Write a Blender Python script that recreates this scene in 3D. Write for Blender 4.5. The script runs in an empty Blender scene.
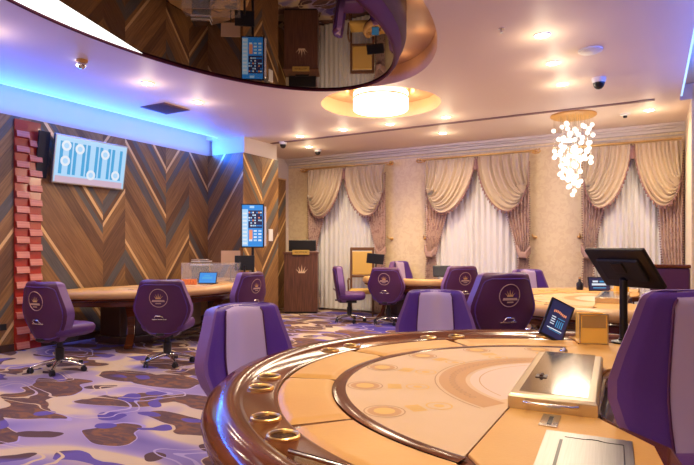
import bpy, bmesh, math, random
from mathutils import Vector, Matrix
PI = math.pi
R = math.radians
random.seed(7)
scn = bpy.context.scene
col = scn.collection

# ------------------------------------------------------------------ camera, world, exposure
cam_d = bpy.data.cameras.new('camera')
cam = bpy.data.objects.new('camera', cam_d)
col.objects.link(cam)
cam.location = (0, 0, 1.4)
cam.rotation_euler = (R(90), 0, R(29))
cam_d.sensor_width = 36
cam_d.lens = 36 * 548 / 694
cam_d.shift_y = 15.5 / 694
cam_d.clip_start = 0.05
scn.camera = cam
w = bpy.data.worlds.new('world')
scn.world = w
w.use_nodes = True
w.node_tree.nodes['Background'].inputs[0].default_value = (0.5, 0.6, 0.8, 1)
w.node_tree.nodes['Background'].inputs[1].default_value = 0.3
scn.view_settings.view_transform = 'Standard'
scn.view_settings.look = 'None'
scn.view_settings.gamma = 1
scn.view_settings.exposure = 0.25
scn.view_settings.use_curve_mapping = False

WARM = (1.0, 0.79, 0.53)
DL_POWER = 104
FILL_POWER = 3.5  # power of the unseen points added under the downlights to brighten the ceiling
BLUE = (0.015, 0.16, 1.0)

def area(name, loc, rot, sx, sy, power, color):
    l = bpy.data.lights.new(name, 'AREA')
    l.shape = 'RECTANGLE'; l.size = sx; l.size_y = sy; l.energy = power; l.color = color
    o = bpy.data.objects.new(name, l); col.objects.link(o)
    o.location = loc; o.rotation_euler = rot
    return o
def point(name, loc, power, color, rad=0.1):
    l = bpy.data.lights.new(name, 'POINT')
    l.energy = power; l.color = color; l.shadow_soft_size = rad
    o = bpy.data.objects.new(name, l); col.objects.link(o); o.location = loc
    return o
def spot(name, loc, power, color, angle=150, rad=0.05):
    l = bpy.data.lights.new(name, 'SPOT')
    l.energy = power; l.color = color; l.shadow_soft_size = rad
    l.spot_size = R(angle); l.spot_blend = 1.0
    o = bpy.data.objects.new(name, l); col.objects.link(o); o.location = loc
    return o
# LED strips lying on the ledge above the panelling, shining up
area('cove_led_left', (-7.50, 3.2, 3.235), (0, R(180 + 66), 0), 0.05, 9.6, 240, BLUE)
area('cove_led_left_wall', (-7.44, 3.2, 3.235), (0, R(180 - 8), 0), 0.04, 9.6, 30, BLUE)
area('cove_led_left_return', (-7.14, 7.98, 3.235), (R(180 - 40), 0, 0), 0.8, 0.05, 1.2, BLUE)
area('cove_led_right', (1.0, 4.3, 3.235), (0, R(180 - 60), 0), 0.05, 7.6, 100, BLUE)

# ------------------------------------------------------------------ materials
def mat(name, color, rough=0.5, metal=0.0, coat=0.0, emit=None, es=1.0, bump=None, var=None, sheen=0.0, spec=None):
    m = bpy.data.materials.new(name)
    m.use_nodes = True
    nt = m.node_tree
    b = nt.nodes['Principled BSDF']
    b.inputs['Base Color'].default_value = (*color, 1)
    b.inputs['Roughness'].default_value = rough
    b.inputs['Metallic'].default_value = metal
    b.inputs['Coat Weight'].default_value = coat
    b.inputs['Coat Roughness'].default_value = 0.05
    b.inputs['Sheen Weight'].default_value = sheen
    if spec is not None: b.inputs['Specular IOR Level'].default_value = spec
    if emit:
        b.inputs['Emission Color'].default_value = (*emit, 1)
        b.inputs['Emission Strength'].default_value = es
    tc = None
    if var or bump:
        tc = nt.nodes.new('ShaderNodeTexCoord')
    if var:   # (scale, other colour, stretch xyz)
        sc, c2, st = var
        mp = nt.nodes.new('ShaderNodeMapping'); mp.inputs['Scale'].default_value = st
        nz = nt.nodes.new('ShaderNodeTexNoise'); nz.inputs['Scale'].default_value = sc; nz.inputs['Detail'].default_value = 5
        cr = nt.nodes.new('ShaderNodeValToRGB')
        cr.color_ramp.elements[0].position = 0.35; cr.color_ramp.elements[0].color = (*color, 1)
        cr.color_ramp.elements[1].position = 0.65; cr.color_ramp.elements[1].color = (*c2, 1)
        nt.links.new(tc.outputs['Object'], mp.inputs[0]); nt.links.new(mp.outputs[0], nz.inputs['Vector'])
        nt.links.new(nz.outputs['Fac'], cr.inputs[0]); nt.links.new(cr.outputs[0], b.inputs['Base Color'])
    if bump:  # (scale, strength)
        nz = nt.nodes.new('ShaderNodeTexNoise'); nz.inputs['Scale'].default_value = bump[0]; nz.inputs['Detail'].default_value = 4
        bp = nt.nodes.new('ShaderNodeBump'); bp.inputs['Strength'].default_value = bump[1]; bp.inputs['Distance'].default_value = 0.02
        nt.links.new(tc.outputs['Object'], nz.inputs['Vector'])
        nt.links.new(nz.outputs['Fac'], bp.inputs['Height']); nt.links.new(bp.outputs[0], b.inputs['Normal'])
    return m

def wood_uv(name, c1, c2, rough=0.4):
    m = bpy.data.materials.new(name); m.use_nodes = True
    nt = m.node_tree; b = nt.nodes['Principled BSDF']; b.inputs['Roughness'].default_value = rough
    uv = nt.nodes.new('ShaderNodeUVMap')
    mp = nt.nodes.new('ShaderNodeMapping'); mp.inputs['Scale'].default_value = (1.2, 22, 1)
    nz = nt.nodes.new('ShaderNodeTexNoise'); nz.inputs['Scale'].default_value = 2.0; nz.inputs['Detail'].default_value = 6
    nz.inputs['Distortion'].default_value = 0.4
    cr = nt.nodes.new('ShaderNodeValToRGB')
    cr.color_ramp.elements[0].position = 0.32; cr.color_ramp.elements[0].color = (*c1, 1)
    cr.color_ramp.elements[1].position = 0.7; cr.color_ramp.elements[1].color = (*c2, 1)
    nt.links.new(uv.outputs[0], mp.inputs[0]); nt.links.new(mp.outputs[0], nz.inputs['Vector'])
    nt.links.new(nz.outputs['Fac'], cr.inputs[0]); nt.links.new(cr.outputs[0], b.inputs['Base Color'])
    return m

def carpet_mat():
    m = bpy.data.materials.new('patterned_carpet'); m.use_nodes = True
    nt = m.node_tree; N = nt.nodes; L = nt.links; b = N['Principled BSDF']
    b.inputs['Roughness'].default_value = 0.95; b.inputs['Specular IOR Level'].default_value = 0.1
    tc = N.new('ShaderNodeTexCoord')
    def noise(scale, rot, st, detail, dist, off=0):
        mp = N.new('ShaderNodeMapping'); mp.inputs['Scale'].default_value = st
        mp.inputs['Rotation'].default_value = (0, 0, rot); mp.inputs['Location'].default_value = (off, off * 1.7, 0)
        nz = N.new('ShaderNodeTexNoise'); nz.inputs['Scale'].default_value = scale
        nz.inputs['Detail'].default_value = detail; nz.inputs['Distortion'].default_value = dist
        L.new(tc.outputs['Object'], mp.inputs[0]); L.new(mp.outputs[0], nz.inputs['Vector'])
        return nz.outputs['Fac']
    def ramp(fac, stops, interp='CONSTANT'):
        cr = N.new('ShaderNodeValToRGB'); cr.color_ramp.interpolation = interp
        el = cr.color_ramp.elements
        while len(el) > 1: el.remove(el[0])
        el[0].position = stops[0][0]; el[0].color = (*stops[0][1], 1)
        for p, c in stops[1:]:
            e = el.new(p); e.color = (*c, 1)
        L.new(fac, cr.inputs[0]); return cr.outputs[0]
    def mix(f, a, bb):
        mx = N.new('ShaderNodeMix'); mx.data_type = 'RGBA'
        L.new(f, mx.inputs[0]); L.new(a, mx.inputs[6]); L.new(bb, mx.inputs[7]); return mx.outputs[2]
    W1 = (1, 1, 1); K = (0, 0, 0)
    cream = (0.56, 0.42, 0.29); lav = (0.25, 0.19, 0.38); blue = (0.065, 0.045, 0.24); brown = (0.105, 0.058, 0.06)
    rust = (0.22, 0.10, 0.055); tan = (0.56, 0.41, 0.26)
    def vor(scale, rot, st, off, wob):
        mp = N.new('ShaderNodeMapping'); mp.inputs['Scale'].default_value = st
        mp.inputs['Rotation'].default_value = (0, 0, rot); mp.inputs['Location'].default_value = (off, off * 1.3, 0)
        nz = N.new('ShaderNodeTexNoise'); nz.inputs['Scale'].default_value = 1.6; nz.inputs['Detail'].default_value = 1.5
        add = N.new('ShaderNodeMixRGB'); add.blend_type = 'ADD'; add.inputs[0].default_value = wob
        vo = N.new('ShaderNodeTexVoronoi'); vo.feature = 'SMOOTH_F1'; vo.inputs['Scale'].default_value = scale
        vo.inputs['Smoothness'].default_value = 0.35; vo.voronoi_dimensions = '2D'
        L.new(tc.outputs['Object'], mp.inputs[0]); L.new(mp.outputs[0], nz.inputs['Vector'])
        L.new(mp.outputs[0], add.inputs[1]); L.new(nz.outputs['Color'], add.inputs[2]); L.new(add.outputs[0], vo.inputs['Vector'])
        return vo.outputs['Distance']
    zone = noise(0.62, 0.4, (1, 1.4, 1), 1.5, 0.8, 3)
    base = ramp(zone, [(0.30, blue), (0.40, lav), (0.46, (0.36, 0.27, 0.40)), (0.50, cream), (0.58, cream), (0.64, lav), (0.74, blue)], 'LINEAR')
    inner = ramp(noise(5, 0.2, (1, 2, 1), 2, 1.5), [(0.3, brown), (0.5, (0.14, 0.075, 0.065)), (0.65, rust)], 'LINEAR')
    v1 = vor(1.35, 0.5, (0.8, 1.5, 1), 11, 0.9)
    rim_c = ramp(noise(.9, 0, (1, 1, 1), 0, 0, 71), [(0.45, tan), (0.55, (0.36, 0.28, 0.50))], 'LINEAR')
    cA = mix(ramp(v1, [(0, W1), (0.405, K)]), base, rim_c)
    cB = mix(ramp(v1, [(0, W1), (0.385, K)]), cA, inner)
    v2 = vor(1.7, -0.3, (1.0, 1.6, 1), 37, 0.8)
    cC = mix(ramp(v2, [(0, W1), (0.24, K)]), cB, ramp(noise(1.1, 0, (1, 1, 1), 0, 0, 91), [(0, blue), (0.47, (0.13, 0.09, 0.30)), (0.5, brown), (1, brown)], 'LINEAR'))
    v3 = vor(0.8, 0.1, (0.8, 1.7, 1), 5, 0.7)
    rings = ramp(v3, [(0, K), (0.235, W1), (0.258, K), (0.335, W1), (0.350, K)])
    c3 = mix(rings, cC, ramp(zone, [(0.4, (0.40, 0.32, 0.50)), (0.5, tan)], 'LINEAR'))
    L.new(c3, b.inputs['Base Color'])
    nz = N.new('ShaderNodeTexNoise'); nz.inputs['Scale'].default_value = 220
    bp = N.new('ShaderNodeBump'); bp.inputs['Strength'].default_value = 0.4; bp.inputs['Distance'].default_value = 0.01
    L.new(tc.outputs['Object'], nz.inputs['Vector']); L.new(nz.outputs['Fac'], bp.inputs['Height']); L.new(bp.outputs[0], b.inputs['Normal'])
    return m

def damask(name, c1, c2, scale, thr=0.52, rough=0.6, st=(1, 1, 1), dist=1.5, sheen=0.3):
    m = mat(name, c1, rough, sheen=sheen)
    nt = m.node_tree; b = nt.nodes['Principled BSDF']
    tc = nt.nodes.new('ShaderNodeTexCoord'); mp = nt.nodes.new('ShaderNodeMapping'); mp.inputs['Scale'].default_value = st
    nz = nt.nodes.new('ShaderNodeTexNoise'); nz.inputs['Scale'].default_value = scale; nz.inputs['Detail'].default_value = 2.5
    nz.inputs['Distortion'].default_value = dist
    cr = nt.nodes.new('ShaderNodeValToRGB')
    cr.color_ramp.elements[0].position = thr - 0.03; cr.color_ramp.elements[0].color = (*c1, 1)
    cr.color_ramp.elements[1].position = thr + 0.03; cr.color_ramp.elements[1].color = (*c2, 1)
    nt.links.new(tc.outputs['Object'], mp.inputs[0]); nt.links.new(mp.outputs[0], nz.inputs['Vector'])
    nt.links.new(nz.outputs['Fac'], cr.inputs[0]); nt.links.new(cr.outputs[0], b.inputs['Base Color'])
    return m

MT = {}
MT['carpet'] = carpet_mat()
MT['ceiling'] = mat('ceiling_paint', (0.80, 0.65, 0.55), 0.55)
MT['coffer'] = mat('coffer_warm_lit', (0.66, 0.40, 0.22), 0.5)  # warm light of the recess mixed into the ceiling colour
MT['plaster'] = damask('cream_damask_plaster', (0.86, 0.69, 0.42), (0.80, 0.62, 0.36), 9, 0.52, 0.5)
MT['cream'] = mat('cream_paint', (0.70, 0.60, 0.50), 0.6)
MT['gold'] = mat('brass_gold', (0.80, 0.52, 0.20), 0.3, 1.0)
MT['goldinlay'] = mat('gold_inlay', (0.75, 0.50, 0.22), 0.4, 0.35)
MT['greyinlay'] = wood_uv('grey_stained_oak', (0.085, 0.075, 0.065), (0.13, 0.115, 0.10))
MT['plankA'] = wood_uv('walnut_plank', (0.17, 0.076, 0.026), (0.31, 0.155, 0.055))
MT['plankB'] = wood_uv('oak_plank', (0.22, 0.105, 0.035), (0.39, 0.21, 0.078))
MT['plankC'] = wood_uv('dark_plank', (0.10, 0.046, 0.020), (0.19, 0.092, 0.038))
MT['plankD'] = wood_uv('tawny_plank', (0.19, 0.090, 0.028), (0.35, 0.18, 0.060))
MT['darkwood'] = mat('dark_wood', (0.055, 0.022, 0.012), 0.35, coat=0.3)
MT['railwood'] = mat('lacquered_mahogany', (0.085, 0.021, 0.008), 0.11, spec=0.4, var=(3.0, (0.16, 0.046, 0.015), (1, 1, 14)))
MT['felt'] = mat('printed_felt', (0.68, 0.46, 0.23), 0.75, sheen=0.05, bump=(300, 0.1), var=(1.2, (0.64, 0.41, 0.18), (1, 1, 1)))
MT['feltband'] = mat('felt_print_band', (0.56, 0.30, 0.11), 0.75)
MT['feltink'] = mat('felt_print_ink', (0.46, 0.25, 0.10), 0.75)
MT['feltgold'] = mat('felt_print_gold', (0.72, 0.42, 0.10), 0.7)
MT['feltpale'] = mat('felt_print_pale', (0.70, 0.51, 0.33), 0.75)
MT['leather'] = mat('tan_leather', (0.68, 0.37, 0.085), 0.45, bump=(90, 0.06), var=(2, (0.62, 0.31, 0.065), (1, 1, 1)))
MT['purple'] = mat('purple_leather', (0.10, 0.035, 0.24), 0.38, bump=(120, 0.05))
MT['plum'] = mat('plum_leather', (0.085, 0.018, 0.070), 0.42, bump=(120, 0.05))
MT['mauve'] = mat('mauve_leather', (0.20, 0.095, 0.26), 0.4)
MT['lavender'] = mat('lavender_leather', (0.54, 0.41, 0.56), 0.45)
MT['logogold'] = mat('embroidered_gold', (0.66, 0.36, 0.13), 0.5)
MT['logopale'] = mat('embroidered_pale', (0.52, 0.33, 0.25), 0.5)
MT['chrome'] = mat('chrome', (0.75, 0.72, 0.68), 0.15, 1.0)
MT['steel'] = mat('brushed_steel', (0.42, 0.41, 0.38), 0.36, 1.0, var=(4, (0.48, 0.47, 0.44), (60, 1, 1)))
MT['boxmetal'] = mat('champagne_metal', (0.66, 0.54, 0.36), 0.28, 0.9)
MT['mirrorlid'] = mat('polished_lid', (0.48, 0.42, 0.32), 0.12, 1.0)
MT['black'] = mat('black_plastic', (0.012, 0.011, 0.012), 0.3)
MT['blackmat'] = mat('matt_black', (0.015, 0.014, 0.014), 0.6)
MT['white'] = mat('white_plastic', (0.75, 0.73, 0.70), 0.4)
MT['mirror'] = mat('dark_stretch_ceiling', (0.145, 0.11, 0.095), 0.015, 1.0)
MT['rim'] = mat('maroon_lacquer', (0.085, 0.016, 0.02), 0.6, spec=0.2)
MT['rimlip'] = mat('mauve_lacquer', (0.11, 0.022, 0.045), 0.7, spec=0.15)
MT['luma'] = mat('backlit_panel', (0.9, 0.9, 0.88), 0.4, emit=(0.96, 1.0, 0.95), es=1.3)
MT['lampshade'] = mat('lit_lamp_shade', (0.9, 0.85, 0.75), 0.5, emit=(1, 0.93, 0.80), es=3.2)
MT['bulb'] = mat('glowing_glass', (0.9, 0.9, 0.85), 0.2, emit=(1, 0.93, 0.80), es=1.1)
MT['dl'] = mat('downlight_lens', (0.9, 0.9, 0.85), 0.3, emit=(1, 0.92, 0.75), es=14)
MT['ledstrip'] = mat('led_strip', (0.5, 0.7, 0.9), 0.3, emit=(0.34, 0.62, 0.95), es=1.0)
MT['swag'] = mat('champagne_satin', (0.56, 0.43, 0.28), 0.38, sheen=0.4, bump=(40, 0.05))
MT['drape'] = damask('pink_damask', (0.62, 0.43, 0.34), (0.36, 0.19, 0.16), 17, 0.57, 0.5, (1, 1, 0.75))
MT['fringe'] = mat('tassel_fringe', (0.30, 0.15, 0.13), 0.6)
MT['sheer'] = mat('sheer_voile', (0.76, 0.73, 0.68), 0.7, sheen=0.3)
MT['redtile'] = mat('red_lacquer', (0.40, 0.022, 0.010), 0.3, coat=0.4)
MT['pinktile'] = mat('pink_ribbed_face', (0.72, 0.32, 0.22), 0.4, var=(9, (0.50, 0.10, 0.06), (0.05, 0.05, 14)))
MT['goldfab'] = mat('gold_upholstery', (0.68, 0.42, 0.10), 0.6)
MT['glass'] = mat('clear_acrylic', (0.9, 0.9, 0.9), 0.05)
g = MT['glass'].node_tree.nodes['Principled BSDF']; g.inputs['Transmission Weight'].default_value = 0.0; g.inputs['Alpha'].default_value = 0.10
MT['amber'] = mat('amber_acrylic', (1.0, 0.62, 0.12), 0.15)
MT['ambertop'] = mat('amber_dark_band', (0.50, 0.30, 0.09), 0.15)  # darker amber for the upper front of the card holder
MT['orange'] = mat('orange_cards', (0.80, 0.22, 0.06), 0.5)
MT['tanboard'] = mat('tan_board', (0.62, 0.40, 0.22), 0.6)
MT['wellmetal'] = mat('bronze_well', (0.30, 0.17, 0.06), 0.25, 1.0)
MT['seatplum'] = mat('seat_leather', (0.10, 0.028, 0.15), 0.42, bump=(120, 0.05))
MT['tanrail'] = mat('tan_rail', (0.52, 0.28, 0.10), 0.35, var=(3, (0.60, 0.35, 0.13), (1, 1, 1)))
MT['emblem'] = mat('podium_emblem', (0.80, 0.58, 0.36), 0.4)
MT['tie'] = mat('rose_tieback', (0.40, 0.24, 0.19), 0.6)
MT['armwood'] = mat('carved_walnut', (0.16, 0.07, 0.03), 0.35, coat=.2)
MT['vent'] = mat('vent_brown', (0.20, 0.10, 0.10), 0.6)
MT['podium'] = wood_uv('podium_walnut', (0.085, 0.032, 0.018), (0.18, 0.075, 0.042), 0.4)
MT['plaque'] = mat('brass_plaque', (0.75, 0.52, 0.12), 0.35, 0.6)
def emi(name, c, s=1.0): return mat(name, (0.02, 0.02, 0.02), 0.25, emit=c, es=s)
MT['sc_blue'] = emi('screen_blue', (0.02, 0.22, 0.62), 1.0)
MT['sc_cyan'] = emi('screen_cyan', (0.04, 0.30, 0.58), 1.0)
MT['sc_pale'] = emi('screen_pale', (0.34, 0.56, 0.78), 1.0)
MT['sc_white'] = emi('screen_white', (0.62, 0.68, 0.76), 1.0)
MT['sc_pink'] = emi('screen_pink', (0.50, 0.36, 0.46), 1.0)
MT['sc_navy'] = emi('screen_navy', (0.012, 0.014, 0.06), 1.0)
MT['sc_dark'] = emi('screen_dark', (0.02, 0.015, 0.05), 1.0)
MT['sc_orange'] = emi('screen_orange', (0.75, 0.25, 0.12), 1.0)

# ------------------------------------------------------------------ mesh helpers
class MB:
    def __init__(s): s.v = []; s.f = []; s.m = []; s.uv = []
    def add(s, vs, fs, m=0, uvs=None):
        o = len(s.v); s.v += [tuple(x) for x in vs]
        for i, f in enumerate(fs):
            s.f.append([o + k for k in f]); s.m.append(m)
            s.uv.append(uvs[i] if uvs else None)
        return s
    def box(s, c, d, m=0, rz=0, rot=None):
        x, y, z = d[0] / 2, d[1] / 2, d[2] / 2
        vs = [Vector((a * x, b * y, e * z)) for a in (-1, 1) for b in (-1, 1) for e in (-1, 1)]
        if rot is not None: vs = [rot @ q for q in vs]
        if rz: vs = [Matrix.Rotation(rz, 3, 'Z') @ q for q in vs]
        vs = [q + Vector(c) for q in vs]
        return s.add(vs, [(0, 1, 3, 2), (4, 6, 7, 5), (0, 4, 5, 1), (2, 3, 7, 6), (0, 2, 6, 4), (1, 5, 7, 3)], m)
    def prism(s, pts, z0, z1, m=0, mtop=None):
        n = len(pts)
        s.add([(p[0], p[1], z0) for p in pts] + [(p[0], p[1], z1) for p in pts],
              [tuple(range(n))[::-1]] + [(i, (i + 1) % n, n + (i + 1) % n, n + i) for i in range(n)], m)
        s.add([(p[0], p[1], z1) for p in pts], [tuple(range(n))], m if mtop is None else mtop)
        return s
    def grid(s, fn, nu, nv, m=0, closeu=False):
        vs = [fn(i / nu, j / nv) for j in range(nv + 1) for i in range(nu + (0 if closeu else 1))]
        W = nu if closeu else nu + 1
        fs = []
        for j in range(nv):
            for i in range(nu):
                a = j * W + i; b = j * W + (i + 1) % W
                fs.append((a, b, b + W, a + W))
        return s.add(vs, fs, m)
    def tube(s, path, r, seg=8, m=0, closed=False, cap=True):
        P = [Vector(p) for p in path]; n = len(P)
        rr = r if isinstance(r, (list, tuple)) else [r] * n
        rings = []
        up = Vector((0, 0, 1))
        for i in range(n):
            a = P[(i - 1) % n] if (closed or i > 0) else P[i]
            b = P[(i + 1) % n] if (closed or i < n - 1) else P[i]
            t = (b - a).normalized() if (b - a).length > 1e-9 else up
            ref = up if abs(t.z) < 0.95 else Vector((1, 0, 0))
            x = t.cross(ref).normalized(); y = t.cross(x).normalized()
            rings.append([P[i] + rr[i] * (math.cos(2 * PI * k / seg) * x + math.sin(2 * PI * k / seg) * y) for k in range(seg)])
        o = [q for rg in rings for q in rg]
        fs = []
        for i in range(n if closed else n - 1):
            j = (i + 1) % n
            for k in range(seg):
                fs.append((i * seg + k, i * seg + (k + 1) % seg, j * seg + (k + 1) % seg, j * seg + k))
        if cap and not closed:
            fs.append(tuple(range(seg))[::-1]); fs.append(tuple((n - 1) * seg + k for k in range(seg)))
        return s.add(o, fs, m)
    def lathe(s, prof, c=(0, 0, 0), seg=24, m=0, sx=1, sy=1):
        vs = [(c[0] + sx * r * math.cos(2 * PI * k / seg), c[1] + sy * r * math.sin(2 * PI * k / seg), c[2] + z) for r, z in prof for k in range(seg)]
        fs = [(i * seg + k, i * seg + (k + 1) % seg, (i + 1) * seg + (k + 1) % seg, (i + 1) * seg + k) for i in range(len(prof) - 1) for k in range(seg)]
        if prof[0][0] > 1e-4: fs.append(tuple(range(seg))[::-1])
        if prof[-1][0] > 1e-4: fs.append(tuple((len(prof) - 1) * seg + k for k in range(seg)))
        return s.add(vs, fs, m)
    def sphere(s, c, r, seg=12, rings=8, m=0, sz=1.0):
        return s.lathe([(max(1e-5, r * math.sin(PI * i / rings)), -r * sz * math.cos(PI * i / rings)) for i in range(rings + 1)], c, seg, m)
    def flat(s, pts, m=0):
        return s.add(pts, [tuple(range(len(pts)))], m)
    def xf(s, M):
        s.v = [tuple(M @ Vector(q)) for q in s.v]; return s
    def build(s, name, mats, parent=None, smooth=False, bevel=0, loc=None, fix=True, seg=2):
        me = bpy.data.meshes.new(name)
        me.from_pydata(s.v, [], s.f)
        if not isinstance(mats, (list, tuple)): mats = [mats]
        for q in mats: me.materials.append(MT[q] if isinstance(q, str) else q)
        for i, p in enumerate(me.polygons): p.material_index = s.m[i]; p.use_smooth = smooth
        if any(u is not None for u in s.uv):
            ul = me.uv_layers.new(name='UVMap')
            for i, p in enumerate(me.polygons):
                if s.uv[i] is None: continue
                for k, li in enumerate(p.loop_indices): ul.data[li].uv = s.uv[i][k]
        if fix:
            b = bmesh.new(); b.from_mesh(me)
            bmesh.ops.remove_doubles(b, verts=b.verts, dist=1e-5)
            bmesh.ops.recalc_face_normals(b, faces=b.faces)
            if smooth:
                for e in b.edges:
                    if len(e.link_faces) == 2 and e.calc_face_angle(0) > R(48): e.smooth = False
            b.to_mesh(me); b.free()
        o = bpy.data.objects.new(name, me); col.objects.link(o)
        if parent: o.parent = parent
        if loc: o.location = loc
        if bevel:
            md = o.modifiers.new('bevel', 'BEVEL'); md.width = bevel; md.segments = seg; md.limit_method = 'ANGLE'
        return o

def tag(o, label, cat, group=None, kind=None):
    o['label'] = label; o['category'] = cat
    if group: o['group'] = group
    if kind: o['kind'] = kind
    return o
def thing(name, label, cat, loc=(0, 0, 0), rz=0, group=None):
    o = bpy.data.objects.new(name, None); col.objects.link(o); o.empty_display_size = 0.1
    o.location = loc; o.rotation_euler = (0, 0, rz)
    return tag(o, label, cat, group)
def struct(name, mb, mats, **k):
    o = mb.build(name, mats, **k); o['kind'] = 'structure'; return o
def dup(root, label, loc, rz=0, scale=None, group=None):
    r = root.copy(); col.objects.link(r)
    r.location = loc; r.rotation_euler = (0, 0, rz)
    if scale: r.scale = scale
    r['label'] = label
    if group: r['group'] = group
    def rec(a, b):
        for ch in a.children:
            c = ch.copy(); col.objects.link(c); c.parent = b; rec(ch, c)
    rec(root, r)
    return r
def lerp_tab(tab, x):
    if x <= tab[0][0]: return tab[0][1]
    for (a, va), (b, vb) in zip(tab, tab[1:]):
        if x <= b:
            t = (x - a) / (b - a); return va + (vb - va) * t
    return tab[-1][1]
def disc(c, rx, ry, n=48): return [(c[0] + rx * math.cos(2 * PI * i / n), c[1] + ry * math.sin(2 * PI * i / n)) for i in range(n)]

# ------------------------------------------------------------------ ROOM
XL, XR, YB, YF, ZC = -7.58, 1.1, 10.8, -3.0, 3.5
mb = MB(); mb.box(((XL + XR) / 2, (YB + YF) / 2, -0.05), (XR - XL + 0.6, YB - YF + 0.6, 0.1))
struct('floor', mb, 'carpet')

def clip_z(poly, z0, z1):
    def cl(P, f, inter):
        out = []
        for i in range(len(P)):
            a, b = P[i], P[(i + 1) % len(P)]
            if f(a): out.append(a)
            if f(a) != f(b): out.append(inter(a, b))
        return out
    def it(zc): return lambda a, b: (a[0] + (b[0] - a[0]) * (zc - a[1]) / (b[1] - a[1]), zc)
    P = cl(poly, lambda p: p[1] >= z0, it(z0))
    if len(P) > 2: P = cl(P, lambda p: p[1] <= z1, it(z1))
    return P if len(P) > 2 else []
SL = 1.4
def chevron(mb, place, a0, a1, sign, golds, greys, z0=0.0, z1=3.2, rnd=None):
    """planks running diagonally between a0 and a1; golds/greys: points (a, z) each band passes through (greys also a width)"""
    k = SL * sign
    cuts = []
    for (a, z) in golds: cuts.append((z - k * a - 0.035, z - k * a + 0.035, 4))
    for (a, z, h) in greys: cuts.append((z - k * a - h / 2, z - k * a + h / 2, 5))
    lo = z0 - max(k * a0, k * a1); hi = z1 - min(k * a0, k * a1)
    cuts = sorted(cuts); bands = []; c = lo
    rnd = rnd or random
    def planks(c, e):
        while c < e - 1e-6:
            h = rnd.choice([0.17, 0.22, 0.3]); d = min(c + h, e)
            if e - d < 0.06: d = e
            bands.append((c, d, rnd.choice([0, 0, 1, 2, 3, 3]))); c = d
    for (s, e, m) in cuts:
        if s > c: planks(c, s)
        bands.append((max(s, c), e, m)); c = max(c, e)
    planks(c, hi)
    cs, sn = math.cos(math.atan(k)), math.sin(math.atan(k))
    for (s, e, m) in bands:
        P = clip_z([(a0, s + k * a0), (a1, s + k * a1), (a1, e + k * a1), (a0, e + k * a0)], z0, z1)
        if not P: continue
        uo = rnd.random() * 9
        mb.add([place(a, z) for a, z in P], [tuple(range(len(P)))], m, [[(a * cs + z * sn + uo, -a * sn + z * cs + uo) for a, z in P]])
PM = ['plankA', 'plankB', 'plankC', 'plankD', 'goldinlay', 'greyinlay']
rn = random.Random(3)
mb = MB()
plY = lambda X: (lambda a, z: (X, a, z))
W = 0.16
chevron(mb, plY(XL), -3.0, -1.2, -1, [(-2.5, 2)], [(-2.5, 1.8, W)], rnd=rn)
chevron(mb, plY(XL), -1.2, 0.1, 1, [(-.6, 2.2), (-.6, .8)], [(-.6, 2.0, W)], rnd=rn)
chevron(mb, plY(XL), 0.1, 1.6, -1, [(.8, 1.4)], [(.8, 1.2, W)], rnd=rn)
chevron(mb, plY(XL), 1.6, 2.7, 1, [(2.1, 2.5)], [(2.1, 2.2, W)], rnd=rn)
chevron(mb, plY(XL), 2.7, 3.6, -1, [(3.1, 1.5)], [(3.1, 1.3, W)], rnd=rn)
chevron(mb, plY(XL), 3.6, 4.7, 1, [(4.14, 1.40), (4.14, 0.13)], [(4.14, 1.84, 0.22), (4.14, 0.5, 0.1), (4.14, 2.9, 0.16)], rnd=rn)
chevron(mb, plY(XL), 4.7, 5.71, -1, [(4.84, 3.1), (4.94, 1.37), (5.46, 2.22)], [(4.94, 1.14, 0.28), (5.46, 2.37, 0.12), (4.84, 2.9, .12)], rnd=rn)
chevron(mb, plY(XL), 5.71, 6.13, 1, [(5.73, 3.06), (5.71, 1.76)], [(5.71, 2.02, 0.24), (5.84, 0.86, 0.2)], rnd=rn)
chevron(mb, plY(XL), 6.13, 7.0, -1, [(6.18, 3.11), (6.73, 3.19), (6.13, 1.52)], [(6.18, 2.86, 0.22), (6.18, 3.37, .14), (6.73, 3.03, 0.14), (6.13, 1.26, 0.26)], rnd=rn)
chevron(mb, plY(XL), 7.0, 7.56, 1, [(7.0, 2.76), (7.05, 0.92)], [(7.0, 2.46, 0.18), (7.2, 1.78, 0.24)], rnd=rn)
chevron(mb, plY(XL), 7.56, 8.06, -1, [(7.61, 3.15), (7.58, 1.48)], [(7.61, 2.95, 0.2), (7.58, 1.64, 0.16)], rnd=rn)
struct('wall_left', mb, PM, fix=False)
mb = MB()
plX = lambda Y: (lambda a, z: (a, Y, z))
chevron(mb, plX(8.06), XL, -6.7, 1, [(-7.22, 3.10), (-6.73, 2.77)], [(-6.73, 3.0, 0.28), (-7.22, 2.9, .18), (-7.0, 1.2, .2)], rnd=rn)
chevron(mb, plY(-6.7), 8.06, 8.64, -1, [(8.09, 3.12), (8.09, 1.44)], [(8.09, 3.36, 0.22), (8.09, 2.9, .1), (8.09, 1.24, 0.16)], rnd=rn)
chevron(mb, plY(-6.7), 8.64, 9.17, 1, [(8.64, 2.70), (8.76, 1.12)], [(8.64, 2.44, 0.22), (8.64, 1.6, .22), (8.76, .9, .1)], rnd=rn)
chevron(mb, plX(9.17), XL, -6.7, 1, [(-7.0, 1.0)], [], rnd=rn)
mb.add([(XL, 8.06, 3.2), (-6.7, 8.06, 3.2), (-6.7, 9.17, 3.2), (XL, 9.17, 3.2)], [(0, 1, 2, 3)], 0, [[(0, 0), (1, 0), (1, 1), (0, 1)]])
mb.box(((XL - 6.7) / 2 + 0.03, 8.615, 3.45), (6.88 - 6.0 - .08, 1.03, 0.5), 6)
struct('wall_pier_left', mb, PM + ['cream'], fix=False)
mb = MB()
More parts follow.
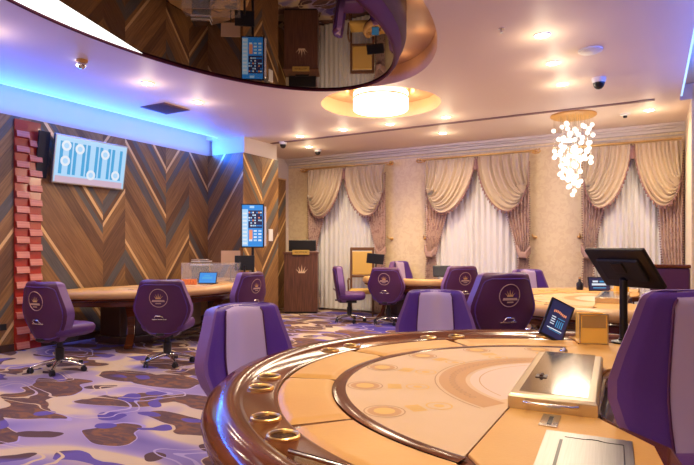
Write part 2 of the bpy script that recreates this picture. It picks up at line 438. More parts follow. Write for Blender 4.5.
chevron(mb, plY(XL + 0.04), 9.17, 9.9, -1, [(9.3, 2.6), (9.3, 1.2)], [(9.3, 2.4, .2)], z1=3.0, rnd=rn)
chevron(mb, plY(XL + 0.04), 9.9, 10.62, 1, [(10.3, 2.3), (10.2, .6), (10.2, 1.5)], [(10.3, 2.1, .2)], z1=3.0, rnd=rn)
mb.box((XL + 0.02, 9.9, 3.01), (0.06, 1.46, 0.03), 4)
struct('trim_1', mb, PM, fix=False)
mb = MB()
mb.box((XL - 0.06, (YB + YF) / 2, 1.85), (0.10, YB - YF + .4, 3.7), 0)
struct('wall_left_upper', mb, 'cream')
mb = MB(); mb.box(((XL + XR) / 2, YB + 0.1, 1.85), (XR - XL + 0.6, 0.2, 3.7)); struct('wall_back', mb, 'plaster')
mb = MB(); mb.box(((XL + XR) / 2, YF - 0.1, 1.85), (XR - XL + 0.6, 0.2, 3.7)); struct('wall_front', mb, 'plaster')
mb = MB(); mb.box((XR + 0.16, (8.4 + YF) / 2, 1.85), (0.1, 8.4 - YF, 3.7)); 
struct('wall_right_upper', mb, 'cream')
mb = MB()
a = YF; s_ = 1
while a < 8.0:
    chevron(mb, plY(XR), a, min(a + 0.9, 8.4), s_, [(a + .4, 2.2), (a + .4, .8)], [(a + .4, 1.9, .2)], rnd=rn); a += 0.9; s_ = -s_
struct('wall_right', mb, PM, fix=False)
mb = MB(); mb.box(((0.5 + XR) / 2 + .1, (9.1 + YB) / 2, 1.85), (XR - 0.5 + .2, YB - 9.1, 3.7)); struct('wall_pier_right', mb, 'plaster', bevel=0.01)
mb = MB(); mb.box((XL + 0.012, (YF + 8.06) / 2, 0.05), (0.02, 8.06 - YF, 0.1)); struct('baseboard_left', mb, 'darkwood')
mb = MB(); mb.box(((XL + 0.5) / 2, YB - 0.012, 0.06), (0.5 - XL, 0.024, 0.12)); struct('baseboard_back', mb, 'cream')
# cornice along the back wall (stepped crown)
mb = MB()
for (dy, z0, z1) in [(0.16, 3.455, 3.5), (0.11, 3.42, 3.455), (0.06, 3.36, 3.42), (0.03, 3.30, 3.315)]:
    mb.box(((XL + 0.5) / 2, YB - dy / 2, (z0 + z1) / 2), (0.5 - XL, dy, z1 - z0))
struct('trim_2', mb, 'cream', bevel=0.006)

# ceiling slab with coffers cut out
def mesh_obj(mbx, m='ceiling'): return mbx.build('tmp', m)
mb = MB(); mb.prism([(-7.22, YF), (0.36, YF), (0.36, 9.1), (0.5, 9.1), (XR + .2, 9.1), (XR + .2, YB), (XL - .05, YB), (XL - .05, 8.02), (-7.22, 8.02)], 3.5, 3.72)
slab = mb.build('ceiling', ['ceiling', 'coffer'])
slab['kind'] = 'structure'
DC = (-3.10, 3.38)      # dropped oval centre
cut1 = MB().prism(disc((-3.0, 3.95), 1.33, 2.45, 96), 3.3, 3.9).build('c1', ['coffer'])
cut2 = MB().prism(disc((-3.45, 7.24), 0.87, 0.87, 72), 3.3, 3.9).build('c2', ['coffer'])
for c_ in (cut1, cut2):
    md = slab.modifiers.new('b', 'BOOLEAN'); md.operation = 'DIFFERENCE'; md.object = c_; md.solver = 'EXACT'
    md.material_mode = 'TRANSFER'
bpy.context.view_layer.update()
dg = bpy.context.evaluated_depsgraph_get()
me2 = bpy.data.meshes.new_from_object(slab.evaluated_get(dg))
slab.modifiers.clear(); slab.data = me2
for c_ in (cut1, cut2): bpy.data.objects.remove(c_)
mb = MB()
mb.box(((XL + XR) / 2, (YB + YF) / 2, 3.77), (XR - XL + 0.6, YB - YF + 0.6, 0.08))
struct('ceiling_upper', mb, 'ceiling')
mb = MB()
mb.prism(disc((-3.0, 3.95), 1.42, 2.54, 64), 3.725, 3.728); mb.prism(disc((-3.45, 7.24), 0.95, 0.95, 48), 3.7225, 3.7245)
struct('ceiling_coffer', mb, 'coffer')
# LED line in the coves
mb = MB(); mb.box((-7.237, 2.5, 3.535), (0.03, 10.9, 0.075))
tag(mb.build('led_strip', 'ledstrip'), 'pale blue light strip running along the top of the left wall', 'light strip')
mb = MB(); mb.box((0.374, 3.0, 3.525), (0.02, 11.8, 0.04))
tag(mb.build('led_strip', 'ledstrip'), 'pale blue light strip in the ceiling recess at the right', 'light strip')
# linear slot diffuser
mb = MB(); mb.box((-3.3, 8.88, 3.494), (6.7, 0.09, 0.010)); 
s_ = mb.build('slot_diffuser', 'vent'); s_.rotation_euler = (0, 0, 0)
tag(s_, 'long thin dark ventilation slot across the ceiling near the curtained wall', 'vent')

# ------------------------------------------------------------------ dropped oval mirror ceiling
t = thing('dropped_oval_ceiling', 'big dark mirror-finish oval ceiling panel with maroon rim', 'ceiling panel', (DC[0], DC[1], 3.25), R(-3))
A_, B_ = 1.17, 2.20
def oval(ax, bx, n=120): return [(ax * math.cos(2 * PI * i / n), bx * math.sin(2 * PI * i / n)) for i in range(n)]
# mirror split by a chord: the far left sliver is a backlit white panel
n = 200; pts = oval(A_, B_, n)
c0 = Vector((-3.86 - DC[0], 2.54 - DC[1])); c1 = Vector((-4.22 - DC[0], 3.46 - DC[1])); dr = (c1 - c0)
side = lambda p: dr.x * (p[1] - c0.y) - dr.y * (p[0] - c0.x)
def clipline(P, f):
    out = []
    for i in range(len(P)):
        a, b = P[i], P[(i + 1) % len(P)]; fa, fb = f(a), f(b)
        if fa >= 0: out.append(a)
        if fa * fb < 0:
            u = fa / (fa - fb); out.append((a[0] + (b[0] - a[0]) * u, a[1] + (b[1] - a[1]) * u))
    return out
right = clipline(pts, lambda p: -side(p)); left = clipline(pts, side)
MB().prism(right, 0.012, 0.03).build('mirror_panel', 'mirror', t)
MB().prism(left, 0.010, 0.03).build('backlit_panel', 'luma', t)
mb = MB()
prof = [(0.0, 0.012), (0.0, -0.005), (0.02, -0.01), (0.035, 0.0)]
N_ = 120
mb.grid(lambda u, v: (lambda k: ((A_ + k[0]) * math.cos(2 * PI * u), (B_ + k[0]) * math.sin(2 * PI * u), k[1]))(prof[round(v * 3)]), N_, 3, 0, True)
mb.build('rim_lip', 'rimlip', t, smooth=True)
mb = MB()
prof2 = [(0.035, 0.0), (0.06, 0.03), (0.075, 0.09), (0.08, 0.12)]
mb.grid(lambda u, v: (lambda k: ((A_ + k[0]) * math.cos(2 * PI * u), (B_ + k[0]) * math.sin(2 * PI * u), k[1]))(prof2[round(v * 3)]), N_, 3, 0, True)
mb.build('rim_band', 'rimlip', t, smooth=True)
mb = MB()
prof3 = [(0.08, 0.12), (0.115, 0.15), (0.13, 0.20), (0.13, 0.47)]
mb.grid(lambda u, v: (lambda k: ((A_ + k[0]) * math.cos(2 * PI * u), (B_ + k[0]) * math.sin(2 * PI * u), k[1]))(prof3[round(v * 3)]), N_, 3, 0, True)
mb.build('rim_skirt', 'rim', t, smooth=True)

# drum lamp in round coffer
t = thing('drum_ceiling_lamp', 'glowing white drum lamp in a round ceiling recess', 'lamp', (-3.45, 7.24, 3.38))
MB().lathe([(0.001, 0.04), (0.39, 0.03), (0.40, 0.04), (0.40, 0.19)], seg=48).build('lower_shade', 'lampshade', t, smooth=True)
MB().lathe([(0.405, 0.19), (0.41, 0.195), (0.41, 0.205), (0.405, 0.21)], seg=48).build('band', 'gold', t, smooth=True)
MB().lathe([(0.40, 0.21), (0.40, 0.28), (0.3, 0.285), (0.001, 0.285)], seg=48).build('upper_shade', 'lampshade', t, smooth=True)
MB().lathe([(0.14, 0.285), (0.14, 0.342)], seg=24).build('mount', 'white', t)
MB().lathe([(0.42, .33), (0.50, .315), (0.52, .33), (0.5, .34)], seg=48).build('ceiling_ring', 'gold', t, smooth=True)
point('drum_lamp_light', (-3.45, 7.24, 3.22), 45, WARM, 0.3)
for a_ in range(6):
    point('coffer_glow', (-3.45 + 0.62 * math.cos(a_ * PI / 3), 7.24 + 0.62 * math.sin(a_ * PI / 3), 3.6), 1.6, (1, .6, .3), 0.06)
for (x_, y_) in [(-1.74, 3.9), (-1.86, 4.8), (-2.15, 5.5), (-2.6, 6.05), (-1.76, 2.9), (-3.3, 6.2)]:
    point('coffer_glow', (x_, y_, 3.64), 0.35, (1, .62, .34), 0.05)

# chandelier
t = thing('ball_chandelier', 'chandelier of clustered glowing glass balls hanging from a round bronze plate', 'chandelier', (-1.07, 9.3, 3.5))
MB().lathe([(0.001, -0.035), (0.32, -0.035), (0.34, -0.02), (0.34, 0.0)], seg=40).build('ceiling_plate', 'leather', t, smooth=True)
wires = MB(); balls = []
rc = random.Random(5)
tries = 0
while len(balls) < 88 and tries < 4000:
    tries += 1
    h = rc.random() ** 0.8
    z = -0.14 - h * 1.18
    rm = 0.32 * (1 - max(0, (h - 0.45) / 0.62)) if h > .45 else 0.32
    a_ = rc.random() * 2 * PI; rr = rm * math.sqrt(rc.random())
    p = Vector((rr * math.cos(a_), rr * math.sin(a_), z))
    if all((p - q).length > 0.086 for q in balls): balls.append(p)
for p in balls: wires.tube([(p.x, p.y, p.z + .03), (p.x, p.y, -0.03)], 0.0015, 4)
wires.build('suspension_wires', 'chrome', t)
b0 = MB().sphere((0, 0, 0), 0.036, 12, 8).build('glass_ball', 'bulb', t, smooth=True)
b0.location = balls[0]
for p in balls[1:]:
    c = b0.copy(); col.objects.link(c); c.parent = t; c.location = p
point('chandelier_light', (-1.07, 9.3, 2.75), 30, (1, .9, .74), 0.3)

# downlights
DL = [((-5.61, 4.87), 'second-nearest recessed downlight above the long left-hand table'),
      ((-5.70, 5.85), 'recessed downlight beside the brown square vent'),
      ((-5.75, 8.56), 'recessed downlight just right of the dome camera by the timber pier'),
      ((-6.2, 9.55), 'recessed downlight at the far left corner above the podium'),
      ((-4.77, 8.47), 'recessed downlight left of the drum lamp, beyond the slot'),
      ((-3.86, 8.47), 'recessed downlight directly below the drum lamp'),
      ((-2.87, 8.45), 'recessed downlight right of the drum lamp, before the slot'),
      ((-3.32, 9.60), 'recessed downlight in front of the middle window wall'),
      ((-0.94, 5.66), 'nearest of the three downlights in a row on the right'),
      ((-0.97, 6.57), 'middle of the three downlights in a row on the right'),
      ((-0.99, 7.47), 'farthest of the three downlights in a row on the right'),
      ((-0.02, 9.52), 'recessed downlight right of the chandelier by the right window')]
OUT = [(-0.95, 3.8), (-0.95, 2.0), (-0.95, 0.2), (-5.6, 2.9), (-5.6, 1.0), (-5.6, -1.0), (-3, -0.3), (-3, -1.8), (-0.95, -1.6), (-5.3, 7.2)]
d0 = None
for (x, y), lb in DL:
    if d0 is None:
        d0 = thing('downlight', lb, 'downlight', (x, y, 3.5))
        MB().lathe([(0.066, -0.002), (0.068, -0.009), (0.084, -0.008), (0.088, 0.0)], seg=24).build('trim_ring', 'white', d0, smooth=True)
        MB().lathe([(0.001, -0.007), (0.066, -0.007)], seg=24).build('lens', 'dl', d0)
    else: dup(d0, lb, (x, y, 3.5))
    spot('downlight_beam', (x, y, 3.47), DL_POWER, WARM); point('ceiling_fill', (x, y, 3.30), FILL_POWER, WARM, 0.05)  # second light is an unseen fill added below the fixture
for (x, y) in OUT[:-1]:
    dup(d0, 'recessed downlight in the ceiling nearer than the picture frame', (x, y, 3.5), group='downlights outside the frame')
    spot('downlight_beam', (x, y, 3.47), DL_POWER, WARM); point('ceiling_fill', (x, y, 3.30), FILL_POWER, WARM, 0.05)  # same added fill point here

# smoke detectors, cameras, vent, sprinkler
def dome_cam(label, loc, s=1.0, rz=0):
    t = thing('dome_camera', label, 'camera', loc)
    t.scale = (s, s, s)
    MB().lathe([(0.075, 0.0), (0.075, -0.03), (0.065, -0.055)], seg=24).build('housing', 'white', t, smooth=True)
    MB().lathe([(0.064, -0.055), (0.06, -0.07), (0.05, -0.10), (0.03, -0.12), (0.001, -0.128)], seg=24).build('dome', 'black', t, smooth=True)
    return t
dome_cam('white and black dome camera on ceiling right of the three downlights', (-0.56, 7.43, 3.5), 1.1)
dome_cam('dome camera beside the timber pier, nearer of two above podium', (-6.37, 8.88, 3.5), 1.0)
dome_cam('dome camera above the left end of the first curtain rod', (-6.2, 9.9, 3.5), 1.0)
t = thing('spot_camera', 'round white ceiling camera with bright lens above left wall', 'camera', (-5.56, 3.92, 3.5))
MB().lathe([(0.06, 0), (0.06, -0.02), (0.045, -0.03)], seg=20).build('base', 'leather', t, smooth=True)
MB().sphere((0, 0, -0.055), 0.045, 16, 10).build('ball', 'chrome', t, smooth=True)
MB().sphere((-.045, -.02, -0.055), 0.016, 10, 6).build('lens', 'dl', t, smooth=True)
t = thing('smoke_detector', 'flat white smoke detector on ceiling near dome camera', 'smoke detector', (-0.56, 6.33, 3.5))
MB().lathe([(0.12, 0), (0.12, -0.015), (0.09, -0.03), (0.001, -0.032)], seg=28).build('body', 'white', t, smooth=True)
t = thing('ceiling_sensor', 'small white sensor with dark cap on ceiling right of chandelier', 'sensor', (-0.35, 9.62, 3.5))
MB().lathe([(0.075, 0), (0.07, -0.02), (0.03, -0.03)], seg=20).build('base', 'white', t, smooth=True)
MB().lathe([(0.03, -0.03), (0.028, -0.06), (0.001, -0.065)], seg=16).build('cap', 'black', t, smooth=True)
t = thing('sprinkler', 'small sprinkler head on ceiling left of nearest downlight', 'sprinkler', (-1.25, 5.3, 3.5))
MB().lathe([(0.03, 0), (0.03, -0.006), (0.008, -0.01), (0.008, -0.035), (0.018, -0.037), (0.018, -.042), (0.001, -0.042)], seg=16).build('head', 'chrome', t)
t = thing('air_vent', 'square brown air vent in the ceiling near the blue cove', 'vent', (-6.38, 5.88, 3.5))
MB().box((0.0, 0, -0.006), (0.50, 0.50, 0.012)).build('frame', 'vent', t, bevel=0.003)
mb = MB()
for i in range(9): mb.box((0, -0.2 + i * 0.05, -0.016), (0.42, 0.03, 0.006), rot=Matrix.Rotation(0.4, 3, 'X'))
mb.build('louvres', 'vent', t)

# ------------------------------------------------------------------ CURTAINS
def curtain_set(k, xc, wl, wr, gl=True, gr=True):
    nm = ['left', 'middle', 'right'][k]
    zt = 3.18; yw = YB
    # window behind
    mb = MB(); x0, x1 = xc - wl + .25, xc + wr - .25
    for (cx, cz, sx, sz) in [((x0 + x1) / 2, 3.0, x1 - x0, .08), ((x0 + x1) / 2, .5, x1 - x0, .08), (x0, 1.75, .08, 2.5), (x1, 1.75, .08, 2.5), ((x0 + x1) / 2, 1.75, .06, 2.5)]:
        mb.box((cx, yw - 0.02, cz), (sx, 0.04, sz))
    wn = struct('window_%d' % (k + 1), mb, 'white')
    p = MB().box(((x0 + x1) / 2, yw - 0.012, 1.75), (x1 - x0, 0.008, 2.44)).build('pane', mat('night_glass', (.05, .06, .09), 0.05), wn)
    # rod
    t = thing('curtain_rod', 'brass rod with scrolled finials over the %s window' % nm, 'curtain rod', (xc, yw - 0.20, zt + 0.035))
    L0, R0 = -wl - 0.10, wr + (0.10 if k < 2 else -0.02)
    MB().tube([(L0, 0, 0), (R0, 0, 0)], 0.017, 10).build('rod', 'gold', t, smooth=True)
    for e, sg in ((L0, -1), (R0, 1)):
        if k == 2 and sg == 1: continue
        m2 = MB(); m2.sphere((e + sg * .02, 0, 0), 0.032, 12, 8); m2.sphere((e + sg * .07, 0, .01), 0.022, 10, 6)
        m2.tube([(e - sg * .06, 0, -.035), (e - sg * .0, 0, -.06), (e + sg * .07, 0, -.05), (e + sg * .1, 0, -.01)], 0.012, 6)
        m2.build('finial', 'gold', t, smooth=True)
        MB().box((e - sg * .03, 0.10, -0.01), (.03, .20, .05)).build('bracket', 'gold', t, bevel=.004)
    # sheer
    def sh(u, v):
        x = xc - wl + 0.12 + u * (wl + wr - 0.24); z = 0.03 + v * (zt - 0.05)
        amp = 0.022 * (1.0 + .5 * math.sin(u * 17))
        return (x, yw - 0.10 + amp * math.sin(u * 2 * PI * 15 + .8 * math.sin(v * 2 + u * 9)), z)
    m2 = MB().grid(sh, 180, 6)
    sc_ = m2.build('sheer_curtain', 'sheer', smooth=True, fix=False)
    tag(sc_, 'off-white pleated sheer curtain hanging in the %s window' % nm, 'curtain')
    for sg, wd in ((-1, wl), (1, wr)):
        sd = 'left' if sg < 0 else 'right'
        t = thing('draped_curtain', 'champagne swagged drape on the %s side of the %s window' % (sd, nm), 'curtain', (xc, yw, 0), 0)
        C0 = Vector((sg * 0.025, zt)); O = Vector((sg * wd, zt)); G = Vector((sg * (wd - .03), 2.58))
        def swag(u, v, push=0.0):
            a, tt = v, u
            S = O.lerp(C0, a)
            p1 = S + Vector((sg * 0.02 * a, -0.22 - 0.62 * a))
            p2 = Vector((sg * wd * (0.97 - 0.24 * a), 2.72 - 1.16 * a))
            q = S * (1 - tt) ** 3 + p1 * 3 * tt * (1 - tt) ** 2 + p2 * 3 * tt * tt * (1 - tt) + G * tt ** 3
            env = math.sin(PI * min(1, tt)) ** 0.6
            fold = 0.040 * math.sin(a * 2 * PI * 10.5 + 1.3 * math.sin(a * 9 + k + sg) + .5 * math.sin(a * 23 + 2 * k) + .5 * tt * math.sin(a * 14 + k)) * (.75 + .35 * math.sin(a * 31 + k * 2 + sg)) * (0.45 + .55 * env) * (1 - .5 * tt ** 4)
            y = -0.205 - 0.09 * env * a - 0.03 * tt - fold - push
            return (q.x, y, q.y)
        MB().grid(lambda u, v: swag(u, v), 44, 110).build('swag', 'swag', t, smooth=True, fix=False)
        # fringe along swag hem
        m2 = MB(); prev = None
        hem = [Vector(swag(i / 60, 1.0, 0.01)) for i in range(61)]
        m2.tube(hem, 0.010, 5)
        acc = 0
        for a, b in zip(hem, hem[1:]):
            acc += (b - a).length
            if acc > 0.06:
                acc = 0; m2.tube([b, b + Vector((0, -0.005, -0.03)), b + Vector((0, -0.005, -0.06))], [0.007, 0.016, 0.012], 5)
        # side panel
        gath = gl if sg < 0 else gr
        wt = [(0.0, .34), (0.6, .24), (1.25, 0.17 if gath else .40), (1.5, .24 if gath else .42), (2.0, 0.40 if gath else .46), (2.75, .52), (3.1, .45)]
        if sg > 0 and not gath: off = .0
        z0 = 0.05
        def pan(u, v):
            z = z0 + v * (3.0 - z0); ww = lerp_tab(wt, z) * wd / 1.0
            xo = wd * 0.99 - (0.0 if not gath else .02 * math.exp(-((z - 1.3) / .3) ** 2))
            x = sg * (xo - u * ww)
            bulge = 0.05 * math.exp(-((z - 1.5) / .25) ** 2) if gath else 0
            nf = 6.5
            y = -0.175 - 0.032 * math.sin(u * 2 * PI * nf + .5 * math.sin(z * 3)) - bulge * math.sin(PI * u)
            return (x, y, z)
        MB().grid(pan, 90, 40).build('side_panel', 'drape', t, smooth=True, fix=False)
        acc = 0
        for i in range(64):
            z = 0.3 + i * 0.043
            for u_ in ((0.0,) if z > 2.55 else (0.0, 1.0)):
                if u_ == 1.0 and z > 2.1: continue
                p = Vector(pan(u_, (z - z0) / (3.0 - z0))); p.y -= .012
                m2.sphere((p.x + sg * (.012 if u_ == 0 else -.012), p.y, p.z), 0.013, 6, 4)
        m2.build('tassel_trim', 'fringe', t, smooth=True, fix=False)
        # bunched gather rosette at the swag corner
        m2 = MB()
        for q in range(5):
            a_ = q * 0.5
            m2.tube([(G.x - sg * 0.02, -.24, G.y + .05 - .02 * q), (G.x - sg * (.05 + .03 * q), -.29, G.y - .01), (G.x - sg * .04, -.25, G.y - .12 - .02 * q)], [.012, .028, .012], 6)
        m2.build('gather', 'swag', t, smooth=True)
        if gath:
            m2 = MB()
            zg = 1.30; cx = sg * (wd * 0.99 - .10)
            for q in range(7):
                dz = -.05 + q * .02
                m2.tube([(cx - .12, -.20, zg + .09 + dz), (cx - .05, -.28, zg - .03 + dz * .6), (cx + .05, -.28, zg - .04 + dz * .6), (cx + .12, -.19, zg + .05 + dz)], [.018, .03, .03, .018], 6)
            m2.build('tieback', 'tie', t, smooth=True)
    # tassel in the middle
    t = thing('centre_tassel', 'dark tassel at the top centre of the %s window drapes' % nm, 'tassel', (xc, yw - .26, zt - .1))
    m2 = MB(); m2.lathe([(.001, .07), (.022, .05), (.016, .02), (.03, -.02), (.036, -.16), (.001, -.16)], seg=12)
    m2.build('tassel_body', 'fringe', t, smooth=True)
    for sg, wd in ((-1, wl), (1, wr)):
        if k == 2 and sg > 0: continue
        t = thing('curtain_holdback', 'gold wall hook beside the %s edge of the %s window drapes' % ('left' if sg < 0 else 'right', nm), 'curtain hook', (xc + sg * (wd + .07), yw - .02, 1.6))
        MB().lathe([(.001, -.03), (.035, -.02), (.04, 0), (.035, .02), (.001, .03)], seg=12).build('rosette', 'gold', t, smooth=True)
        MB().tube([(0, 0, 0), (0, -.10, 0), (-sg * .03, -.14, .03), (-sg * .02, -.16, .06)], .010, 6).build('hook', 'gold', t, smooth=True)
curtain_set(0, -5.93, 0.98, 0.98)
curtain_set(1, -2.98, 1.06, 1.0)
curtain_set(2, -0.27, 0.80, 0.74, True, False)

# ------------------------------------------------------------------ red sculpted wall strip
t = thing('red_wall_column', 'red column of two staggered rows of ribbed blocks on timber wall', 'wall decoration', (XL + 0.005, 4.505, 0), 0)
MB().box((0.01, 0, 1.58), (0.02, 0.37, 3.16)).build('backing', 'redtile', t)
blk = MB()
# wedge: red slanted face above, pink ribbed face at the bottom
hw = 0.088; H_ = 0.205
def wedge(mbk):
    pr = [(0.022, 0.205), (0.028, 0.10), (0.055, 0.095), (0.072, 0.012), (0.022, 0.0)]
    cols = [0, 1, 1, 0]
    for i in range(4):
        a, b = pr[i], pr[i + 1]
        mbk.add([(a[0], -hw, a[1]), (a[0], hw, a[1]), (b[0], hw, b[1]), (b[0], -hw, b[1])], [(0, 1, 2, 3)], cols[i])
    for y in (-hw, hw): mbk.add([(p[0], y, p[1]) for p in pr], [tuple(range(5))], 0)
wedge(blk)
bo = None
for ci, (yo, zo) in enumerate([(-0.091, 0.0), (0.091, 0.10)]):
    for i in range(15):
        z = 0.01 + zo + i * 0.207
        if z + .2 > 3.17: continue
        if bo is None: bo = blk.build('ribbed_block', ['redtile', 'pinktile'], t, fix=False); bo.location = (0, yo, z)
        else:
            c = bo.copy(); col.objects.link(c); c.parent = t; c.location = (0, yo, z)

# ------------------------------------------------------------------ wall television
def frame_local(o, origin, xdir, updir):
    """object axes: local X = along the screen, Z = up the screen, Y = away from viewer"""
    x = Vector(xdir).normalized(); z = Vector(updir).normalized(); y = z.cross(x).normalized(); z = x.cross(y).normalized()
    M = Matrix((x, y, z)).transposed().to_4x4(); M.translation = Vector(origin)
    o.matrix_world = M
t = thing('wall_television', 'tilted flat television with a bright blue game screen on timber wall', 'television')
frame_local(t, (-7.40, 5.39, 2.68), (0, 1, 0), (0.16, 0, 1))
TW, TH = 1.22, 0.70
MB().box((0, 0.03, 0), (TW, 0.05, TH)).build('casing', 'steel', t, bevel=.008)
mb = MB()
y = 0.003
def rect(m, x0, x1, z0, z1, k, yy): m.flat([(x0, yy, z0), (x1, yy, z0), (x1, yy, z1), (x0, yy, z1)], k)
sw, sh_ = TW / 2 - .02, TH / 2 - .02
rect(mb, -sw, sw, -sh_, sh_, 2, y)
rect(mb, -sw + .02, sw - .03, -sh_ + .0, -sh_ + .09, 4, y - .0008)
for i in range(5):
    xa = -sw + 0.06 + i * 0.215; xb = xa + 0.19
    rect(mb, xa, xb, -sh_ + .12, sh_ - .07, 0, y - .001)
    rect(mb, xa + .05, xb - .05, -sh_ + .12, sh_ - .07, 1, y - .0015)
for (i, zz) in [(0, .20), (0, -.02), (1, .18), (2, -.18), (3, .16), (4, -.14)]:
    cx = -sw + 0.06 + i * 0.215 + .095
    mb.flat([(cx + .075 * math.cos(2 * PI * k / 20), y - .002, zz + .075 * math.sin(2 * PI * k / 20)) for k in range(20)], 3)
    mb.flat([(cx + .04 * math.cos(2 * PI * k / 20), y - .0025, zz + .04 * math.sin(2 * PI * k / 20)) for k in range(20)], 2)
mb.build('screen', ['sc_cyan', 'sc_pale', 'sc_pale', 'sc_white', 'sc_pink'], t, fix=False)
MB().box((0, .09, 0), (.3, .1, .3)).build('wall_mount', 'blackmat', t)
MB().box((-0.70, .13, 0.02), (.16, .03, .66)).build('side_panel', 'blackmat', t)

tag(MB().box((XL + .006, 4.18, .34), (.012, .085, .085)).build('wall_socket', 'blackmat', bevel=.004), 'small dark wall socket low beside the red column', 'socket')
tag(MB().box((-6.69, 8.9, 1.66), (.02, .13, .24)).build('wall_card', 'white', bevel=.003), 'white card holder on timber pier right of kiosk screen', 'sign')

# ------------------------------------------------------------------ kiosk screen on a pole
t = thing('information_kiosk', 'upright blue display screen on a black floor pole', 'display screen', (-6.12, 7.62, 0), R(33))
MB().lathe([(.001, .02), (.2, .02), (.21, .01), (.21, 0)], seg=28).build('base', 'black', t)
MB().tube([(0, .03, .02), (0, .03, 1.6)], .025, 10).build('pole', 'black', t, smooth=True)
MB().box((0, .01, 1.79), (.40, .05, .77)).build('casing', 'black', t, bevel=.006)
mb = MB(); yy = -.017
rect(mb, -.18, .18, 1.425, 2.155, 0, yy)
rect(mb, -.18, -.08, 1.44, 2.08, 2, yy - .001)
for i in range(9): rect(mb, -.17, -.10, 1.47 + i * .065, 1.50 + i * .065, 3, yy - .0015)
rect(mb, -.07, .17, 1.75, 2.06, 1, yy - .001)
rk = random.Random(2)
for i in range(7):
    for j in range(6):
        if rk.random() < .7: rect(mb, -.07 + i * .034, -.045 + i * .034, 1.78 + j * .046, 1.805 + j * .046, rk.choice([2, 3, 4, 0, 2]), yy - .0015)
for i in range(3):
    for j in range(4): rect(mb, -.06 + i * .08, -.005 + i * .08, 1.52 + j * .055, 1.55 + j * .055, 2 if (i + j) % 2 else 3, yy - .001)
rect(mb, -.06, -.0, 1.55, 1.72, 4, yy - .002)
rect(mb, -.05, .03, 2.10, 2.14, 2, yy - .001)
mb.build('screen', ['sc_blue', 'sc_navy', 'sc_pale', 'sc_white', 'sc_orange'], t, fix=False)
MB().box((.22, .01, 1.78), (.03, .05, .70)).build('side_trim', 'white', t, bevel=.004)

# ------------------------------------------------------------------ podium
t = thing('podium', 'walnut podium with a pale crown emblem on its front', 'podium', (-6.66, 9.98, 0), R(29))
mb = MB()
def uvbox(m, c, d, mi=0):
    x0, x1 = c[0] - d[0] / 2, c[0] + d[0] / 2; y0, y1 = c[1] - d[1] / 2, c[1] + d[1] / 2; z0, z1 = c[2] - d[2] / 2, c[2] + d[2] / 2
    q = [(x0, y0), (x1, y0), (x1, y1), (x0, y1)]
    for i in range(4):
        a, b = q[i], q[(i + 1) % 4]; l = math.hypot(b[0] - a[0], b[1] - a[1])
        m.add([(a[0], a[1], z0), (b[0], b[1], z0), (b[0], b[1], z1), (a[0], a[1], z1)], [(0, 1, 2, 3)], mi, [[(z0, i), (z0, i + l), (z1, i + l), (z1, i)]])
    m.add([(*p, z1) for p in q], [(0, 1, 2, 3)], mi, [[(0, 0), (0, 1), (1, 1), (1, 0)]])
uvbox(mb, (0, 0, .66), (.72, .5, 1.24))
mb.build('body', 'podium', t, fix=False)
mb = MB(); uvbox(mb, (0, 0, 1.295), (.76, .54, .035)); mb.build('top', 'podium', t, fix=False)
MB().box((0, 0, .02), (.68, .46, .04)).build('plinth', 'blackmat', t)
def crown(m, cx, cz, s, y, k=0):
    # five-point crown above a narrow band
    for (bx, tx, tz, wd) in [(-.42, -1.0, .55, .10), (-.24, -.58, .95, .10), (0, 0, 1.25, .12), (.24, .58, .95, .10), (.42, 1.0, .55, .10)]:
        m.flat([(cx + s * (bx - wd), y, cz + s * .05), (cx + s * (bx + wd), y, cz + s * .05), (cx + s * tx, y, cz + s * tz)], k)
    m.flat([(cx - s * .52, y - .0003, cz - s * .12), (cx + s * .52, y - .0003, cz - s * .12), (cx + s * .56, y - .0003, cz + s * .10), (cx - s * .56, y - .0003, cz + s * .10)], k)
mb = MB(); crown(mb, .02, .88, .135, -.2535); mb.build('crown_emblem', 'emblem', t, fix=False)
# plaque with lettering standing on the podium's front edge
t = thing('name_plaque', 'small brass lettered plaque on the front edge of podium top', 'sign', (-6.52, 9.735, 1.262), R(29))
MB().box((0, 0, .045), (.36, .02, .10)).build('plate', 'plaque', t, bevel=.003)
cv = bpy.data.curves.new('lettering', 'FONT'); cv.body = 'RECEPTION'; cv.size = .05; cv.align_x = 'CENTER'; cv.align_y = 'CENTER'; cv.extrude = .0008
tmp = bpy.data.objects.new('tmp', cv); col.objects.link(tmp); bpy.context.view_layer.update()
me_ = bpy.data.meshes.new_from_object(tmp.evaluated_get(bpy.context.evaluated_depsgraph_get()))
bpy.data.objects.remove(tmp)
lt = bpy.data.objects.new('lettering', me_); col.objects.link(lt); lt.parent = t; lt.location = (0, -.0115, .045); lt.rotation_euler = (R(90), 0, 0)
me_.materials.clear(); me_.materials.append(MT['darkwood'])
t = thing('black_screen_box', 'black rectangular screen standing behind podium top', 'monitor', (-6.73, 10.11, 1.3125), R(29))
MB().box((0, 0, .02), (.3, .16, .04)).build('foot', 'black', t, bevel=.005)
MB().box((0, .0, .14), (.60, .06, .24)).build('casing', 'black', t, bevel=.01)

